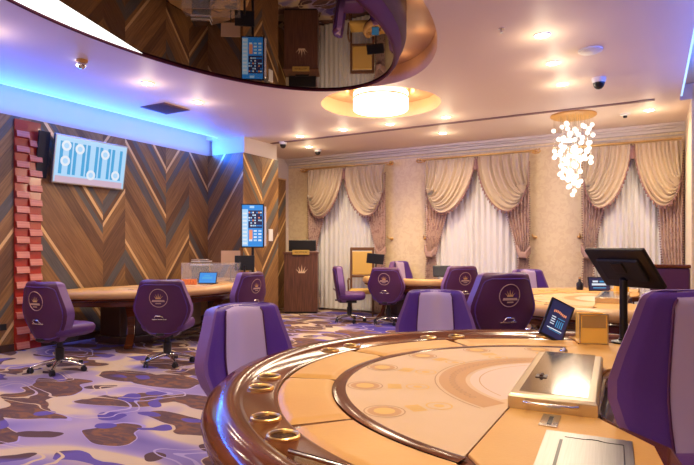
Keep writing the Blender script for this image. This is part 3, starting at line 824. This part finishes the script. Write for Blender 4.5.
# ------------------------------------------------------------------ CHAIRS
HW = [(.345, .11), (.36, .15), (.42, .205), (.5, .265), (.58, .315), (.66, .343), (.72, .343), (.80, .318), (.90, .280), (.97, .256), (1.0, .245), (1.015, .232), (1.026, .21), (1.03, .18)]
def ry(u, z): return -.235 - .14 * (z - .4) + .085 * abs(u) ** 2.4
def fy(u, z): return -.235 - .14 * (z - .4) + .085 + .15 * abs(u) ** 2 - .04 * max(0, abs(u) - .8) / .2 + .012 * math.sin(min(1, abs(u) / .95) * PI * 2 - PI / 2)
def make_chair(label, cat='chair'):
    t = thing('casino_chair', label, cat)
    # backrest
    m = MB(); zs = [.345, .36, .39, .42, .46, .5, .54, .58, .62, .66, .69, .72, .76, .8, .85, .9, .94, .97, 1.0, 1.015, 1.026, 1.03]
    n = 24; rings = []
    for z in zs:
        w_ = lerp_tab(HW, z); ring = []
        edge = min(1, (1.03 - z) / .03 + .35, (z - .345) / .05 + .35)
        for i in range(n + 1):
            u = -1 + 2 * i / n; mid = (fy(u, z) + ry(u, z)) / 2; ring.append((u * w_, mid + (fy(u, z) - mid) * edge, z))
        for i in range(n + 1):
            u = 1 - 2 * i / n; mid = (fy(u, z) + ry(u, z)) / 2; ring.append((u * w_ * .995, mid + (ry(u, z) - mid) * edge, z))
        rings.append(ring)
    Rn = len(rings[0])
    vs = [p for r_ in rings for p in r_]
    for j in range(len(zs) - 1):
        for i in range(Rn):
            a = j * Rn + i; b = j * Rn + (i + 1) % Rn
            mi = 0
            if i == n or i == Rn - 1: mi = 1
            if i in (0, n - 1): mi = 1
            if n < i < Rn - 1: mi = 2
            m.add([vs[a], vs[b], vs[b + Rn], vs[a + Rn]], [(0, 1, 2, 3)], mi)
    m.add(rings[0], [tuple(range(Rn))[::-1]], 0)
    m.add(rings[-1], [tuple(range(Rn))], 0)
    m.build('backrest', ['purple', 'mauve', 'plum'], t, smooth=True)
    # rear plum panel, slightly raised
    def rp(u, v, off=.008, k=.90):
        z = .40 + v * .575; w_ = lerp_tab(HW, z) * k
        cor = 1 - .25 * max(0, (v - .93) / .07) ** 2 - .3 * max(0, (.06 - v) / .06) ** 2
        uu = (2 * u - 1) * cor
        return (uu * w_, ry(uu * k, z) - off, z)
    m = MB().grid(rp, 20, 24)
    m.grid(lambda u, v: (lambda p: (p[0], p[1] + (0 if v < .5 else .012), p[2]))(rp(0 if u < .25 else (1 if u > .75 else u), 0)), 1, 1)
    bord = [rp(0, i / 24) for i in range(25)] + [rp(i / 10, 1) for i in range(1, 11)] + [rp(1, 1 - i / 24) for i in range(1, 25)] + [rp(1 - i / 10, 0) for i in range(1, 10)]
    m.build('rear_panel', 'plum', t, smooth=True, fix=False)
    MB().tube(bord, .006, 6, closed=True).build('piping', 'purple', t, smooth=True)
    # front centre band
    def cb(u, v):
        s = v * 0.995
        z = .39 + min(s, 1) * .638; uu = (2 * u - 1) * .53 * (1 if z < 1.0 else .92); w_ = lerp_tab(HW, min(z, .97)) * 1.0
        w0 = .28 + (w_ - .28) * .35
        x = uu * w0; ur = x / max(w_, .2)
        y = fy(ur, z) + .008
        if z > .99: y -= .03 * ((z - .99) / .04) ** 2
        if s > 1: y = (ry(ur, 1.0) + .01) * ((s - 1) / .05) + y * (1 - (s - 1) / .05); z = 1.036
        return (x, y, z)
    m = MB().grid(cb, 10, 26)
    m.build('centre_band', 'lavender', t, smooth=True, fix=False)
    # seam lines either side of the band
    m = MB()
    for u_ in (0, 1): m.tube([Vector(cb(u_, i / 26)) for i in range(26)], .005, 5)
    m.build('seam', 'plum', t, smooth=True)
    # emblem
    m = MB(); cz = .82; rr = .105
    def onb(x, z, o=.012): return (x, ry(x / lerp_tab(HW, z), z) - o, z)
    m.tube([onb(rr * math.cos(2 * PI * i / 32), cz + rr * math.sin(2 * PI * i / 32)) for i in range(32)], .0045, 5, closed=True, m=0)
    yb = ry(0, cz) - .015
    mc = MB(); crown(mc, 0, cz - .004, .058, yb); m.add(mc.v, mc.f, 1)
    for (x0, x1, za, zb, mi) in [(-.078, .078, -.044, -.022, 0), (-.035, .035, -.068, -.056, 0)]:
        m.flat([(x0, yb, cz + za), (x1, yb, cz + za), (x1 * .9, yb, cz + zb), (x0 * .9, yb, cz + zb)], mi)
    m.build('emblem', ['logopale', 'logogold'], t, fix=False)
    # pull handle
    m = MB(); yh = ry(0, .575) - .012
    m.tube([(-.05, yh, .575), (-.045, yh - .03, .60), (-.03, yh - .03, .615), (.04, yh - .03, .61), (.05, yh - .03, .595), (.05, yh, .575)], .007, 6)
    m.tube([(-.085, yh, .568), (.085, yh, .568)], .007, 6)
    m.build('pull_handle', 'chrome', t, smooth=True)
    # seat
    m = MB()
    def rr_(x, y, r, k):
        pts = []
        for (sx, sy, a0) in [(1, 1, 0), (-1, 1, 90), (-1, -1, 180), (1, -1, 270)]:
            for i in range(6):
                a = R(a0 + 90 * i / 5); pts.append((sx * (x - r) + r * math.cos(a), k + sy * (y - r) + r * math.sin(a)))
        return pts
    pr = [(.20, .19, .40), (.245, .235, .42), (.265, .255, .46), (.265, .255, .50), (.25, .24, .53), (.20, .19, .545)]
    rgs = [[(p[0], p[1], z) for p in rr_(a, b, .08, .05)] for a, b, z in pr]
    for j in range(len(rgs) - 1):
        q = len(rgs[0]); m.add(rgs[j] + rgs[j + 1], [(i, (i + 1) % q, q + (i + 1) % q, q + i) for i in range(q)], 0)
    m.add(rgs[0], [tuple(range(len(rgs[0])))[::-1]], 0); m.add(rgs[-1], [tuple(range(len(rgs[0])))], 0)
    m.build('seat', 'seatplum', t, smooth=True)
    m = MB(); m.box((0, -.02, .375), (.26, .32, .06)); m.box((0, -.20, .39), (.09, .14, .03)); m.build('seat_plate', 'black', t, bevel=.006)
    m = MB().lathe([(.048, .10), (.048, .26), (.034, .27), (.034, .37)], seg=16); m.build('gas_lift', 'black', t, smooth=True)
    m = MB().lathe([(.034, .10), (.045, .105), (.05, .13), (.035, .14)], seg=16); m.build('chrome_collar', 'chrome', t, smooth=True)
    m = MB()
    for i in range(5):
        a = R(72 * i + 18); c_, s_ = math.cos(a), math.sin(a)
        m.tube([(.02 * c_, .02 * s_, .12), (.15 * c_, .15 * s_, .105), (.29 * c_, .29 * s_, .07)], [.026, .022, .014], 8)
    m.build('star_base', 'chrome', t, smooth=True)
    cst = None
    for i in range(5):
        a = R(72 * i + 18)
        if cst is None:
            mc = MB()
            for dy in (-.016, .016):
                mc.add(*(lambda q: (q.v, q.f))(MB().tube([(0, dy - .008, .03), (0, dy + .008, .03)], .03, 12)))
            mc.box((0, 0, .055), (.03, .045, .03))
            cst = mc.build('caster', 'black', t, bevel=.003); c_ = cst
        else:
            c_ = cst.copy(); col.objects.link(c_); c_.parent = t
        c_.location = (.29 * math.cos(a), .29 * math.sin(a), 0); c_.rotation_euler = (0, 0, a + .8)
    return t
LIFT = {'backrest', 'rear_panel', 'piping', 'centre_band', 'seam', 'emblem', 'pull_handle', 'seat', 'seat_plate'}
chair0 = None
def place_chair(label, x, y, facing, lift=0.0, scale=None):
    """facing: direction angle in degrees measured from +Y, positive to the left (counter-clockwise)"""
    global chair0
    if chair0 is None: c = make_chair(label); chair0 = c; c.location = (x, y, 0); c.rotation_euler = (0, 0, R(facing))
    else: c = dup(chair0, label, (x, y, 0), R(facing))
    if lift:
        for ch in c.children:
            k = ch.name.split('.')[0]
            if k in LIFT: ch.location.z += lift
            if k == 'gas_lift': ch.scale = (1, 1, 1 + lift / .37)
    return c
place_chair('purple chair at the red column, its back with crown emblem turned to us', -5.90, 3.88, 6)
place_chair('purple chair with crown emblem between red-column chair and blue tablet', -5.12, 4.75, 28)
place_chair('purple chair at the far end of the left table, below kiosk screen', -5.46, 6.52, 88, .01)
place_chair('purple side-on chair right of the podium in front of left window', -5.02, 9.15, -62, .02)
place_chair('purple chair with emblem, back to us, under the left window drapes', -4.24, 9.22, 10, .02)
place_chair('small purple chair behind the far table between left and middle windows', -4.34, 10.32, -104, .10)
place_chair('purple chair with emblem at the right end of the far table', -2.90, 9.10, 45, .07)
place_chair('purple chair with lavender stripe behind the right table, below middle window', -1.60, 8.95, 225, .03)
place_chair('purple chair seen from behind with a large crown emblem, middle of room', -1.35, 5.38, 44, .14)
place_chair('lavender-striped chair facing us behind the centre of nearest table', -1.60, 4.42, 198, 0.0)
place_chair('lavender-striped chair at the left of the nearest table', -2.04, 2.63, 258, 0.02)
cr_ = place_chair('nearest large lavender-striped chair cut by the right frame edge', 0.215, 2.00, 181, 0.225)
for ch in cr_.children:
    if ch.name.split('.')[0] in ('seat', 'seat_plate'): ch.location.z = .18

# ------------------------------------------------------------------ GAMING TABLE
# local frame: circle centre at origin, players on the -x side, dealer on the +x side
def gaming_table(label):
    t = thing('gaming_table', label, 'gaming table')
    RO, RI, RT = 1.65, 1.36, 1.115
    # wooden top slab following the whole outline
    a0, a1 = R(86), R(283)
    arc = [(RO * .985 * math.cos(a0 + (a1 - a0) * i / 80), RO * .985 * math.sin(a0 + (a1 - a0) * i / 80)) for i in range(81)]
    dealer = [(.30, -1.52), (.30, -.88), (.26, -.62), (.08, -.42), (.045, -.34), (.03, -.2), (.02, .3), (.05, .50), (.12, .60), (.16, .75), (.16, 1.35), (.14, 1.6)]
    out = arc + dealer
    MB().prism(out, .735, .792).build('tabletop', 'railwood', t, bevel=.012)
    # rail
    prof = [(1.36, .79), (1.362, .802), (1.375, .806), (1.49, .808), (1.50, .816), (1.515, .822), (1.54, .830), (1.58, .832), (1.615, .822), (1.64, .800), (1.652, .770), (1.645, .735), (1.62, .715), (1.56, .71)]
    def rl(u, v):
        k = v * (len(prof) - 1); i = min(int(k + 1e-6), len(prof) - 2); f = k - i
        r = prof[i][0] * (1 - f) + prof[i + 1][0] * f; z = prof[i][1] * (1 - f) + prof[i + 1][1] * f
        a = R(86) + R(199) * u
        return (r * math.cos(a), r * math.sin(a), z)
    MB().grid(rl, 110, len(prof) - 1).build('rail', 'railwood', t, smooth=True)
    # lower moulding / apron
    m = MB()
    pr2 = [(1.58, .735), (1.60, .69), (1.55, .665), (1.50, .66), (1.47, .60), (1.40, .59)]
    m.grid(lambda u, v: (lambda q, a: (q[0] * math.cos(a), q[0] * math.sin(a), q[1]))(pr2[round(v * 5)], R(88) + R(184) * u), 80, 5)
    m.build('apron', 'railwood', t, smooth=True)
    # felt
    m = MB()
    fp = []
    aa = math.acos(-.27 / (RT - .05))
    for i in range(61):
        a = aa + (2 * PI - 2 * aa) * i / 60; fp.append(((RT - .045) * math.cos(a), (RT - .045) * math.sin(a)))
    m.prism(fp, .785, .798, 0)
    zf = .7988
    def ring(cx, cy, r0, r1, k, z, rot=0, sx=1, n=36, s0=0, s1=2 * PI):
        for i in range(n):
            a = s0 + (s1 - s0) * i / n; b = s0 + (s1 - s0) * (i + 1) / n
            q = [(r0 * math.cos(a), r0 * math.sin(a)), (r1 * math.cos(a), r1 * math.sin(a)), (r1 * math.cos(b), r1 * math.sin(b)), (r0 * math.cos(b), r0 * math.sin(b))]
            m.flat([(cx + x, cy + y, z) for x, y in q], k)
    for ang in (228, 205, 181.5, 158, 135, 113):
        a = R(ang); er = Vector((math.cos(a), math.sin(a))); et = Vector((-er.y, er.x))
        c = er * .985
        ring(c.x, c.y, .074, .079, 1, zf); ring(c.x, c.y, 0, .064, 2, zf); ring(c.x, c.y, .0, .040, 3, zf + .0006)
        c = er * .855
        for q in (-.036, -.012, .012, .036):
            for d0_, d1_ in ((-.03, .03),):
                p = c + et * q * .9
                m.flat([(*(p + er * d0_ + et * -.009), zf), (*(p + er * d1_ + et * -.009), zf), (*(p + er * d1_ + et * .009), zf), (*(p + er * d0_ + et * .009), zf)], 3)
        p = er * .755
        ring(p.x, p.y, .045, .052, 3, zf); ring(p.x, p.y, 0, .02, 3, zf)
    cx, cy = -.04, .06
    ring(cx, cy, .52, .64, 2, zf, n=48, s0=R(117), s1=R(241))
    ring(cx, cy, .655, .66, 1, zf, n=48, s0=R(117), s1=R(241))
    ring(cx, cy, .0, .50, 4, zf - .0002, n=48, s0=R(122), s1=R(236))
    ring(cx, cy, .455, .46, 2, zf, n=40, s0=R(124), s1=R(230))
    for q in range(26):
        a = R(128 + q * 4.0)
        ring(cx + .58 * math.cos(a), cy + .58 * math.sin(a), .010, .016, 1, zf + .0006, n=8)
    m.build('felt', ['felt', 'feltink', 'feltband', 'feltgold', 'feltpale'], t, fix=False)
    # inlaid wood track around the felt
    m = MB()
    tp = []
    for i in range(61):
        a = R(104) + R(152) * i / 60; tp.append((a, 1.075, 1.125))
    m.grid(lambda u, v: (lambda a, r: (r * math.cos(a), r * math.sin(a), .799 + .0025 * math.sin(PI * v)))(R(103) + R(153) * u, 1.07 + .055 * v), 70, 6)
    m.build('inlay_track', 'railwood', t, smooth=True)
    # armrest pads between the cup pairs
    marks = [88, 98, 134, 167, 199.5, 230.5, 258]
    for a_, b_ in zip(marks[1:], marks[2:]):
        m = MB()
        A0, A1 = R(a_ + .9), R(b_ - .9)
        def pd(u, v):
            a = A0 + (A1 - A0) * u; r = 1.13 + .226 * v
            e = min(1, min(u, 1 - u) * 40, min(v, 1 - v) * 12)
            return (r * math.cos(a), r * math.sin(a), .793 + .013 * math.sqrt(max(0, e)))
        m.grid(pd, 30, 14); m.build('armrest_pad', 'leather', t, smooth=True, fix=False)
    # dealer-side leather
    m = MB()
    dp = [(-.265, -1.015), (-.20, -1.10), (-.17, -1.30), (-.10, -1.48), (.24, -1.46), (.24, -.87), (.21, -.66), (.06, -.46), (.0, -.36), (-.01, -.2), (-.01, .3), (.01, .48), (.08, .62), (.12, .75), (.12, 1.35), (-.1, 1.45), (-.17, 1.30), (-.22, 1.10), (-.265, 1.03)]
    m.prism(dp, .785, .801); m.build('dealer_pad', 'leather', t, bevel=.004)
    for sg in (-1, 1):
        m = MB(); A0, A1 = (R(258.9), R(263)) if sg < 0 else (R(93), R(97))
        m.grid(lambda u, v: ((1.13 + .226 * v) * math.cos(A0 + (A1 - A0) * u), (1.13 + .226 * v) * math.sin(A0 + (A1 - A0) * u), .803), 6, 4)
        m.build('armrest_pad', 'leather', t, fix=False)
    # cup holders
    ch = None
    for k in (103, 135, 168, 206, 231.5):
        for d_ in (-4.1, 4.1):
            a = R(k + d_)
            if ch is None:
                ch = MB().lathe([(.044, .806), (.045, .815), (.049, .818), (.054, .815), (.055, .806)], seg=28).build('cup_holder', ['gold'], t, smooth=True)
                c = ch
            else: c = ch.copy(); col.objects.link(c); c.parent = t
            c.location = (1.432 * math.cos(a), 1.432 * math.sin(a), 0)
            c2 = MB().lathe([(.001, .8095), (.044, .8095)], seg=20).build('cup_well', 'wellmetal', c) if c is ch else None
            if c is not ch:
                c2 = ch.children[0].copy(); col.objects.link(c2); c2.parent = c
    MB().tube([(-.70, -1.31, .822), (-.48, -1.335, .822)], .008, 8).build('chrome_bar', 'chrome', t, smooth=True)
    # pedestal body and curved legs
    m = MB(); m.prism([(.0, -.75), (.0, .75), (-.45, .75), (-.62, .4), (-.62, -.4), (-.45, -.75)], .10, .60)
    m.prism([(.05, -.8), (.05, .8), (-.5, .8), (-.68, .4), (-.68, -.4), (-.5, -.8)], .0, .10)
    m.prism([(.05, -.9), (.05, .9), (-.6, .9), (-.8, .5), (-.8, -.5), (-.6, -.9)], .60, .735)
    m.build('pedestal', 'darkwood', t, bevel=.01)
    for a in (134, 226):
        A = R(a)
        cl = [(1.38, .70, .14), (1.22, .60, .12), (1.10, .45, .10), (1.07, .30, .09), (1.13, .15, .09), (1.27, .05, .07), (1.35, .03, .05)]
        m = MB(); rings = []
        for i, (r, z, h) in enumerate(cl):
            p = cl[max(i - 1, 0)]; q = cl[min(i + 1, len(cl) - 1)]
            tx, tz = q[0] - p[0], q[1] - p[1]; l = math.hypot(tx, tz); nx, nz = -tz / l, tx / l
            rings.append([((r + nx * h * s1) * math.cos(A) - s2 * .05 * math.sin(A), (r + nx * h * s1) * math.sin(A) + s2 * .05 * math.cos(A), max(0, z + nz * h * s1)) for s1, s2 in ((-.5, -1), (.5, -1), (.5, 1), (-.5, 1))])
        for j in range(len(rings) - 1): m.add(rings[j] + rings[j + 1], [(i, (i + 1) % 4, 4 + (i + 1) % 4, 4 + i) for i in range(4)], 0)
        m.add(rings[0], [(3, 2, 1, 0)], 0); m.add(rings[-1], [(0, 1, 2, 3)], 0)
        m.build('leg', 'railwood', t, bevel=.008)
    m = MB(); m.box((-.95, 0, .09), (.05, 1.2, .05)); m.build('foot_rail', 'darkwood', t, bevel=.01)
    return t
T0 = (-.2, 2.6)
tab0 = gaming_table('nearest half-round card table with tan felt and glossy mahogany rail')
tab0.location = (T0[0], 2.53, 0); tab0.scale = (1, .95, 1)
t2 = dup(tab0, 'right-hand card table with tan felt beyond the big black monitor', (-.25, 7.1, 0), 0)
t3 = dup(tab0, 'long card table along the left chevron timber wall', (-7.2, 6.2, 0), R(180), (.97, 1.10, 1.01))
t4 = dup(tab0, 'small far card table in front of the left and middle windows', (-4.02, 9.98, 0), R(90), (.42, .66, 1.0))
for tt_ in (t2, t3, t4):      # these three have tan padded rails
    for ch in tt_.children:
        if ch.name.split('.')[0] == 'rail':
            ch.material_slots[0].link = 'OBJECT'; ch.material_slots[0].material = MT['tanrail']

def L0(x, y, z=0): return (T0[0] + x, T0[1] + y, z)
# ---------------- items on nearest table
# chip tray lid
t = thing('chip_tray_lid', 'polished champagne metal chip tray cover with a handle', 'chip tray', (-.34, 2.56, .801), R(3))
m = MB(); w2, l2, h2 = .155, .46, .055
m.add([(-w2, -l2, 0), (w2, -l2, 0), (w2, l2, 0), (-w2, l2, 0), (-w2, -l2, h2 - .01), (w2, -l2, h2 - .01), (w2, l2, h2 - .01), (-w2, l2, h2 - .01),
       (-w2 + .008, -l2 + .008, h2), (w2 - .008, -l2 + .008, h2), (w2 - .008, l2 - .008, h2), (-w2 + .008, l2 - .008, h2)],
      [(3, 2, 1, 0), (0, 1, 5, 4), (1, 2, 6, 5), (2, 3, 7, 6), (3, 0, 4, 7), (4, 5, 9, 8), (5, 6, 10, 9), (6, 7, 11, 10), (7, 4, 8, 11), (8, 9, 10, 11)])
m.build('body', 'boxmetal', t, bevel=.002)
MB().box((.0, .03, h2 + .0008), (.24, .88, .0016)).build('polished_top', 'mirrorlid', t)
MB().tube([(-.09, -l2 - .0, h2 * .62), (-.09, -l2 - .03, h2 * .66), (-.07, -l2 - .038, h2 * .66), (.07, -l2 - .038, h2 * .66), (.09, -l2 - .03, h2 * .66), (.09, -l2, h2 * .62)], .0055, 8).build('handle', 'chrome', t, smooth=True)
m = MB(); m.box((-.07, -.13, h2 + .003), (.045, .06, .003)); m.tube([(-.07, -.15, h2 + .006), (-.07, -.11, h2 + .006)], .008, 8)
m.build('latch', 'darkwood', t)
m = MB().lathe([(.013, 0), (.013, .012), (.02, .02), (.022, .035), (.012, .047), (.001, .05)], seg=16)
o = m.build('chrome_knob', 'chrome', smooth=True, loc=(-.42, 3.22, .801)); tag(o, 'small chrome knob behind the chip tray cover', 'knob')
# drop slot
t = thing('drop_slot', 'small chrome slotted plate between tray cover and steel plate', 'slot plate', (-.305, 2.00, .801), R(2))
MB().box((0, 0, .002), (.06, .14, .004)).build('plate', 'chrome', t, bevel=.001)
MB().box((.002, -.005, .0047), (.014, .09, .0015)).build('slot', 'black', t)
# steel cover plate
t = thing('steel_cover_plate', 'brushed steel cover plate set into nearest corner of table', 'metal plate', (-.16, 1.63, .801), R(3))
MB().box((0, 0, .003), (.25, .52, .006)).build('plate', 'steel', t, bevel=.0015)
MB().box((.018, -.012, .0063), (.165, .44, .001)).build('inner_flap', 'steel', t)
MB().box((-.073, .0, .0065), (.009, .36, .0012)).build('slot', 'black', t)
m = MB(); m.tube([(-.065, .208, .0068), (-.01, .208, .0068), (.01, .216, .0068), (.03, .216, .0068), (.05, .205, .0068), (.10, .205, .0068), (.101, -.2, .0068)], .0016, 5); m.build('flap_groove', 'black', t)
# tablet
def tablet(name, label, loc, rz, tilt, wd, ht, lines, body='black', roll=0):
    t = thing(name, label, 'tablet', loc, rz)
    m = MB().box((0, .0, ht / 2), (wd, .018, ht)); M = Matrix.Rotation(roll, 4, 'Y') @ Matrix.Rotation(-tilt, 4, 'X')
    m.xf(M); m.build('body', body, t, bevel=.004)
    m = MB(); rect(m, -wd / 2 + .012, wd / 2 - .012, .015, ht - .012, 0, -.0100)
    for (x0, x1, z0, z1, k) in lines: rect(m, -wd / 2 + x0 * wd, -wd / 2 + x1 * wd, z0 * ht, z1 * ht, k, -.0106)
    m.xf(M); m.build('screen', ['sc_navy', 'sc_white', 'sc_orange', 'sc_cyan', 'sc_dark', 'sc_blue'], t, fix=False)
    return t
ln = [(0.25 + .07 * i, .30 + .07 * i, .66 + .02 * math.sin(i * .7 + .3), .72 + .02 * math.sin(i * .7 + .3), 2) for i in range(8)]
ln += [(.25, .42, .54 - .06 * i, .565 - .06 * i, 1) for i in range(4)] + [(.5, .8, .545, .56, 3)]
ln += [(.50 + .08 * i, .53 + .08 * i, .32, .50, 3) for i in range(4)] + [(.2, .82, .24, .265, 1), (.3, .8, .21, .222, 3)]
t = tablet('bet_limit_tablet', 'tilted dark tablet showing bet limits at far rail of nearest table', (-.57, 3.72, .815), R(28), R(16), .165, .265, ln, roll=R(27))
MB().tube([(.02, .06, -.01), (.03, .05, .10)], .008, 8).build('stand', 'chrome', t)
# amber card box
t = thing('card_box', 'square amber acrylic card holder behind the tray cover', 'card holder', (-.31, 3.72, .801), R(20))
m = MB()
for (c, d) in [((0, 0, .095), (.165, .006, .185)), ((-.08, .05, .095), (.006, .10, .185)), ((.08, .05, .095), (.006, .10, .185)), ((0, .05, .005), (.165, .10, .008)), ((0, .098, .095), (.165, .006, .185))]: m.box(c, d)
m.build('holder', 'amber', t, bevel=.002)
MB().box((0, -.004, .14), (.14, .003, .075)).build('card', 'ambertop', t)
m = MB()
for (c, d) in [((-.082, -.005, .095), (.007, .004, .19)), ((.082, -.005, .095), (.007, .004, .19)), ((0, -.005, .187), (.165, .004, .006)), ((0, -.005, .004), (.165, .004, .007))]: m.box(c, d)
m.build('frame', 'boxmetal', t)
# large monitor on post
t = thing('black_monitor', 'large black monitor seen from behind on a bent post', 'monitor', (-.13, 3.93, .801))
frame_local(t, (-.15, 3.86, .801), (math.cos(R(-38)), math.sin(R(-38)), 0), (0, 0, 1))
m = MB().lathe([(.07, 0), (.07, .012), (.03, .02), (.03, .03)], seg=20); m.build('foot', 'black', t, smooth=True)
MB().tube([(0, 0, .02), (.0, 0, .34), (.0, .0, .40), (.02, .0, .46)], .024, 10).build('post', 'black', t, smooth=True)
M = Matrix.Translation((.02, -.02, .475)) @ Matrix.Rotation(R(40), 4, 'X')
m = MB().box((0, -.0, 0), (.43, .03, .31)); m.xf(M); m.build('casing', 'black', t, bevel=.008)
m = MB().box((0, -.022, 0), (.30, .02, .17)); m.xf(M); m.build('rear_cover', 'blackmat', t, bevel=.01)
m = MB().box((0, .016, .0), (.39, .003, .27)); m.xf(M); m.build('screen', 'sc_dark', t)
m = MB().box((0, -.036, .03), (.08, .012, .08)); m.xf(M); m.build('mount_plate', 'black', t, bevel=.003)

# ---------------- items on right-hand table
ln = [(.2, .45, .62, .74, 1), (.52, .75, .62, .72, 3), (.15, .85, .40, .54, 1), (.2, .8, .2, .26, 3)]
tablet('menu_screen', 'navy lettered tablet standing on the right-hand table', (-.62, 8.35, .80), R(30), R(12), .30, .20, ln)
t = thing('dark_bottle', 'short dark bottle on far edge of right-hand table', 'bottle', (-.88, 8.38, .808))
MB().lathe([(.001, 0), (.04, 0), (.045, .01), (.045, .09), (.018, .12), (.016, .165), (.001, .167)], seg=16).build('glass_body', 'black', t, smooth=True)
MB().lathe([(.018, .155), (.018, .18), (.001, .181)], seg=12).build('cap', 'gold', t, smooth=True)
t = thing('chip_tray_lid', 'small brown-fronted chip tray cover on the right-hand table', 'chip tray', (-.38, 7.05, .801), R(0))
MB().box((0, 0, .03), (.31, 1.0, .06)).build('body', 'boxmetal', t, bevel=.003)
MB().box((0, .0, .0612), (.24, .88, .0016)).build('polished_top', 'mirrorlid', t)
t = thing('card_box', 'yellow acrylic card holder on the right-hand table behind monitor', 'card holder', (-.33, 8.2, .801), R(20))
m = MB()
for (c, d) in [((0, 0, .085), (.165, .006, .165)), ((-.08, .05, .085), (.006, .10, .165)), ((.08, .05, .085), (.006, .10, .165)), ((0, .05, .005), (.165, .10, .008))]: m.box(c, d)
m.build('holder', 'amber', t, bevel=.002)

# ---------------- items on left table (top at z .84)
ZT = .808
ln = [(.2, .75, .4, .6, 3), (.3, .6, .65, .75, 3)]
t = tablet('blue_tablet', 'glowing blue tablet on the left table', (-6.30, 6.68, ZT + .01), R(25), R(24), .30, .20, ln)
for ch in t.children:
    if ch.name.startswith('screen'): ch.data.materials[0] = MT['sc_blue']
t = thing('card_pack_tray', 'row of orange card packs left of the glowing blue tablet', 'card packs', (-6.52, 6.50, ZT), R(33))
for i in range(5): MB().box((-.09 + i * .048, 0, .045), (.042, .07, .09)).build('card_pack', 'orange', t, bevel=.003)
t = thing('acrylic_screen', 'clear acrylic shield box on the left table', 'acrylic box', (-6.50, 7.00, ZT), R(33))
for (c, d) in [((0, -.16, .17), (.92, .006, .34)), ((-.46, 0, .17), (.006, .32, .34)), ((.46, 0, .17), (.006, .32, .34)), ((0, .16, .17), (.92, .006, .34))]:
    MB().box(c, d).build('pane', 'glass', t)
m = MB()
for x_ in (-.46, .0, .46): m.box((x_, -.162, .17), (.012, .012, .34))
m.box((0, -.162, .342), (.93, .012, .008)); m.build('edge', 'chrome', t)
t = thing('card_shuffler', 'silver and white ribbed machine inside the acrylic box', 'machine', (-6.86, 7.14, ZT), R(33))
MB().box((0, 0, .14), (.30, .2, .28)).build('body', 'black', t, bevel=.01)
for i in range(4): MB().box((0, 0, .30 + i * .03), (.34 - i * .01, .24, .014)).build('tier', 'chrome' if i % 2 else 'white', t, bevel=.003)
t = thing('dealer_monitor', 'black tilted monitor behind the acrylic box on left table', 'monitor', (-6.12, 7.40, ZT), R(38))
MB().lathe([(.08, 0), (.08, .012), (.02, .02), (.02, .3)], seg=16).build('stand', 'black', t, smooth=True)
m = MB().box((0, 0, .34), (.34, .03, .26)); m.xf(Matrix.Rotation(R(-12), 4, 'X')); m.build('casing', 'black', t, bevel=.006)
def gold_chair(label, loc, rz, fab, frm, s=1.0):
    t = thing('upholstered_armchair', label, 'chair', loc, rz); t.scale = (s, s, s)
    MB().box((0, 0, .50), (.50, .46, .09)).build('seat', fab, t, bevel=.03)
    MB().box((0, -.235, 1.08), (.42, .05, .50)).build('backrest', fab, t, bevel=.02)
    m = MB()
    for x_ in (-.235, .235): m.box((x_, -.24, .70), (.045, .05, 1.40))
    m.box((0, -.24, 1.38), (.51, .05, .07)); m.box((0, -.24, .80), (.45, .04, .05)); m.build('back_frame', frm, t, bevel=.01)
    for x_ in (-.235, .235): MB().tube([(x_, .2, 0), (x_ * 1.02, .21, .46)], [.018, .026], 8).build('leg', frm, t, smooth=True)
    for x_ in (-.26, .26):
        MB().tube([(x_, -.22, .74), (x_ * 1.06, 0, .76), (x_ * 1.06, .18, .73), (x_, .19, .50)], .02, 8).build('armrest', frm, t, smooth=True)
    return t
gold_chair('gold upholstered armchair with dark frame beside the left window sheers', (-5.27, 10.14, 0), R(205), 'goldfab', 'armwood')
t = thing('display_board', 'blank tan board on a stand at far end of left table', 'board', (-6.56, 7.55, ZT), R(33))
MB().box((0, 0, .42), (.34, .02, .25)).build('panel', 'tanboard', t, bevel=.003)
MB().tube([(0, .02, .01), (0, .02, .40)], .01, 8).build('stand', 'black', t)
MB().box((0, .02, .008), (.2, .1, .014)).build('foot', 'black', t)
# ---------------- items on far table
t = thing('dealer_monitor', 'small black tilted monitor on the far table before gold armchair', 'monitor', (-4.83, 9.78, .79), R(29))
MB().tube([(0.06, 0, .01), (.06, .02, .36)], .014, 8).build('stand', 'black', t)
m = MB().box((0, 0, .40), (.34, .02, .20)); m.xf(Matrix.Rotation(R(6), 4, 'Y') @ Matrix.Translation((0, -.06, .0))); m.build('casing', 'black', t, bevel=.005)
t = thing('teal_card_stand', 'small teal screen on the far table left of emblem chair', 'tablet', (-4.70, 9.62, .80), R(29))
MB().box((0, 0, .09), (.14, .02, .16)).build('panel', 'sc_cyan', t, bevel=.003)
MB().box((0, .02, .01), (.10, .08, .02)).build('foot', 'black', t)
t = thing('dealer_monitor', 'dark grey monitor on right end of the far table', 'monitor', (-3.40, 9.80, .80), R(25))
m = MB().box((0, 0, .17), (.34, .04, .22)); m.xf(Matrix.Rotation(R(-15), 4, 'X')); m.build('casing', 'black', t, bevel=.02)
m = MB().tube([(-.08, .0, .0), (-.03, .03, .1)], .012, 6).tube([(.08, .0, .0), (.03, .03, .1)], .012, 6); m.build('stand', 'steel', t)
# ---------------- banquette by the right pier
t = thing('padded_banquette', 'purple padded bench back with mahogany top rail under right window', 'bench', (.24, 9.25, 0))
MB().box((0, 0, .60), (.50, .10, 1.02)).build('padded_back', 'plum', t, bevel=.02)
MB().box((0, 0, 1.135), (.52, .14, .05)).build('top_rail', 'railwood', t, bevel=.012)
MB().box((0, -.20, .25), (.50, .32, .32)).build('seat', 'plum', t, bevel=.03)
MB().box((0, -.10, .045), (.48, .40, .09)).build('plinth', 'darkwood', t)
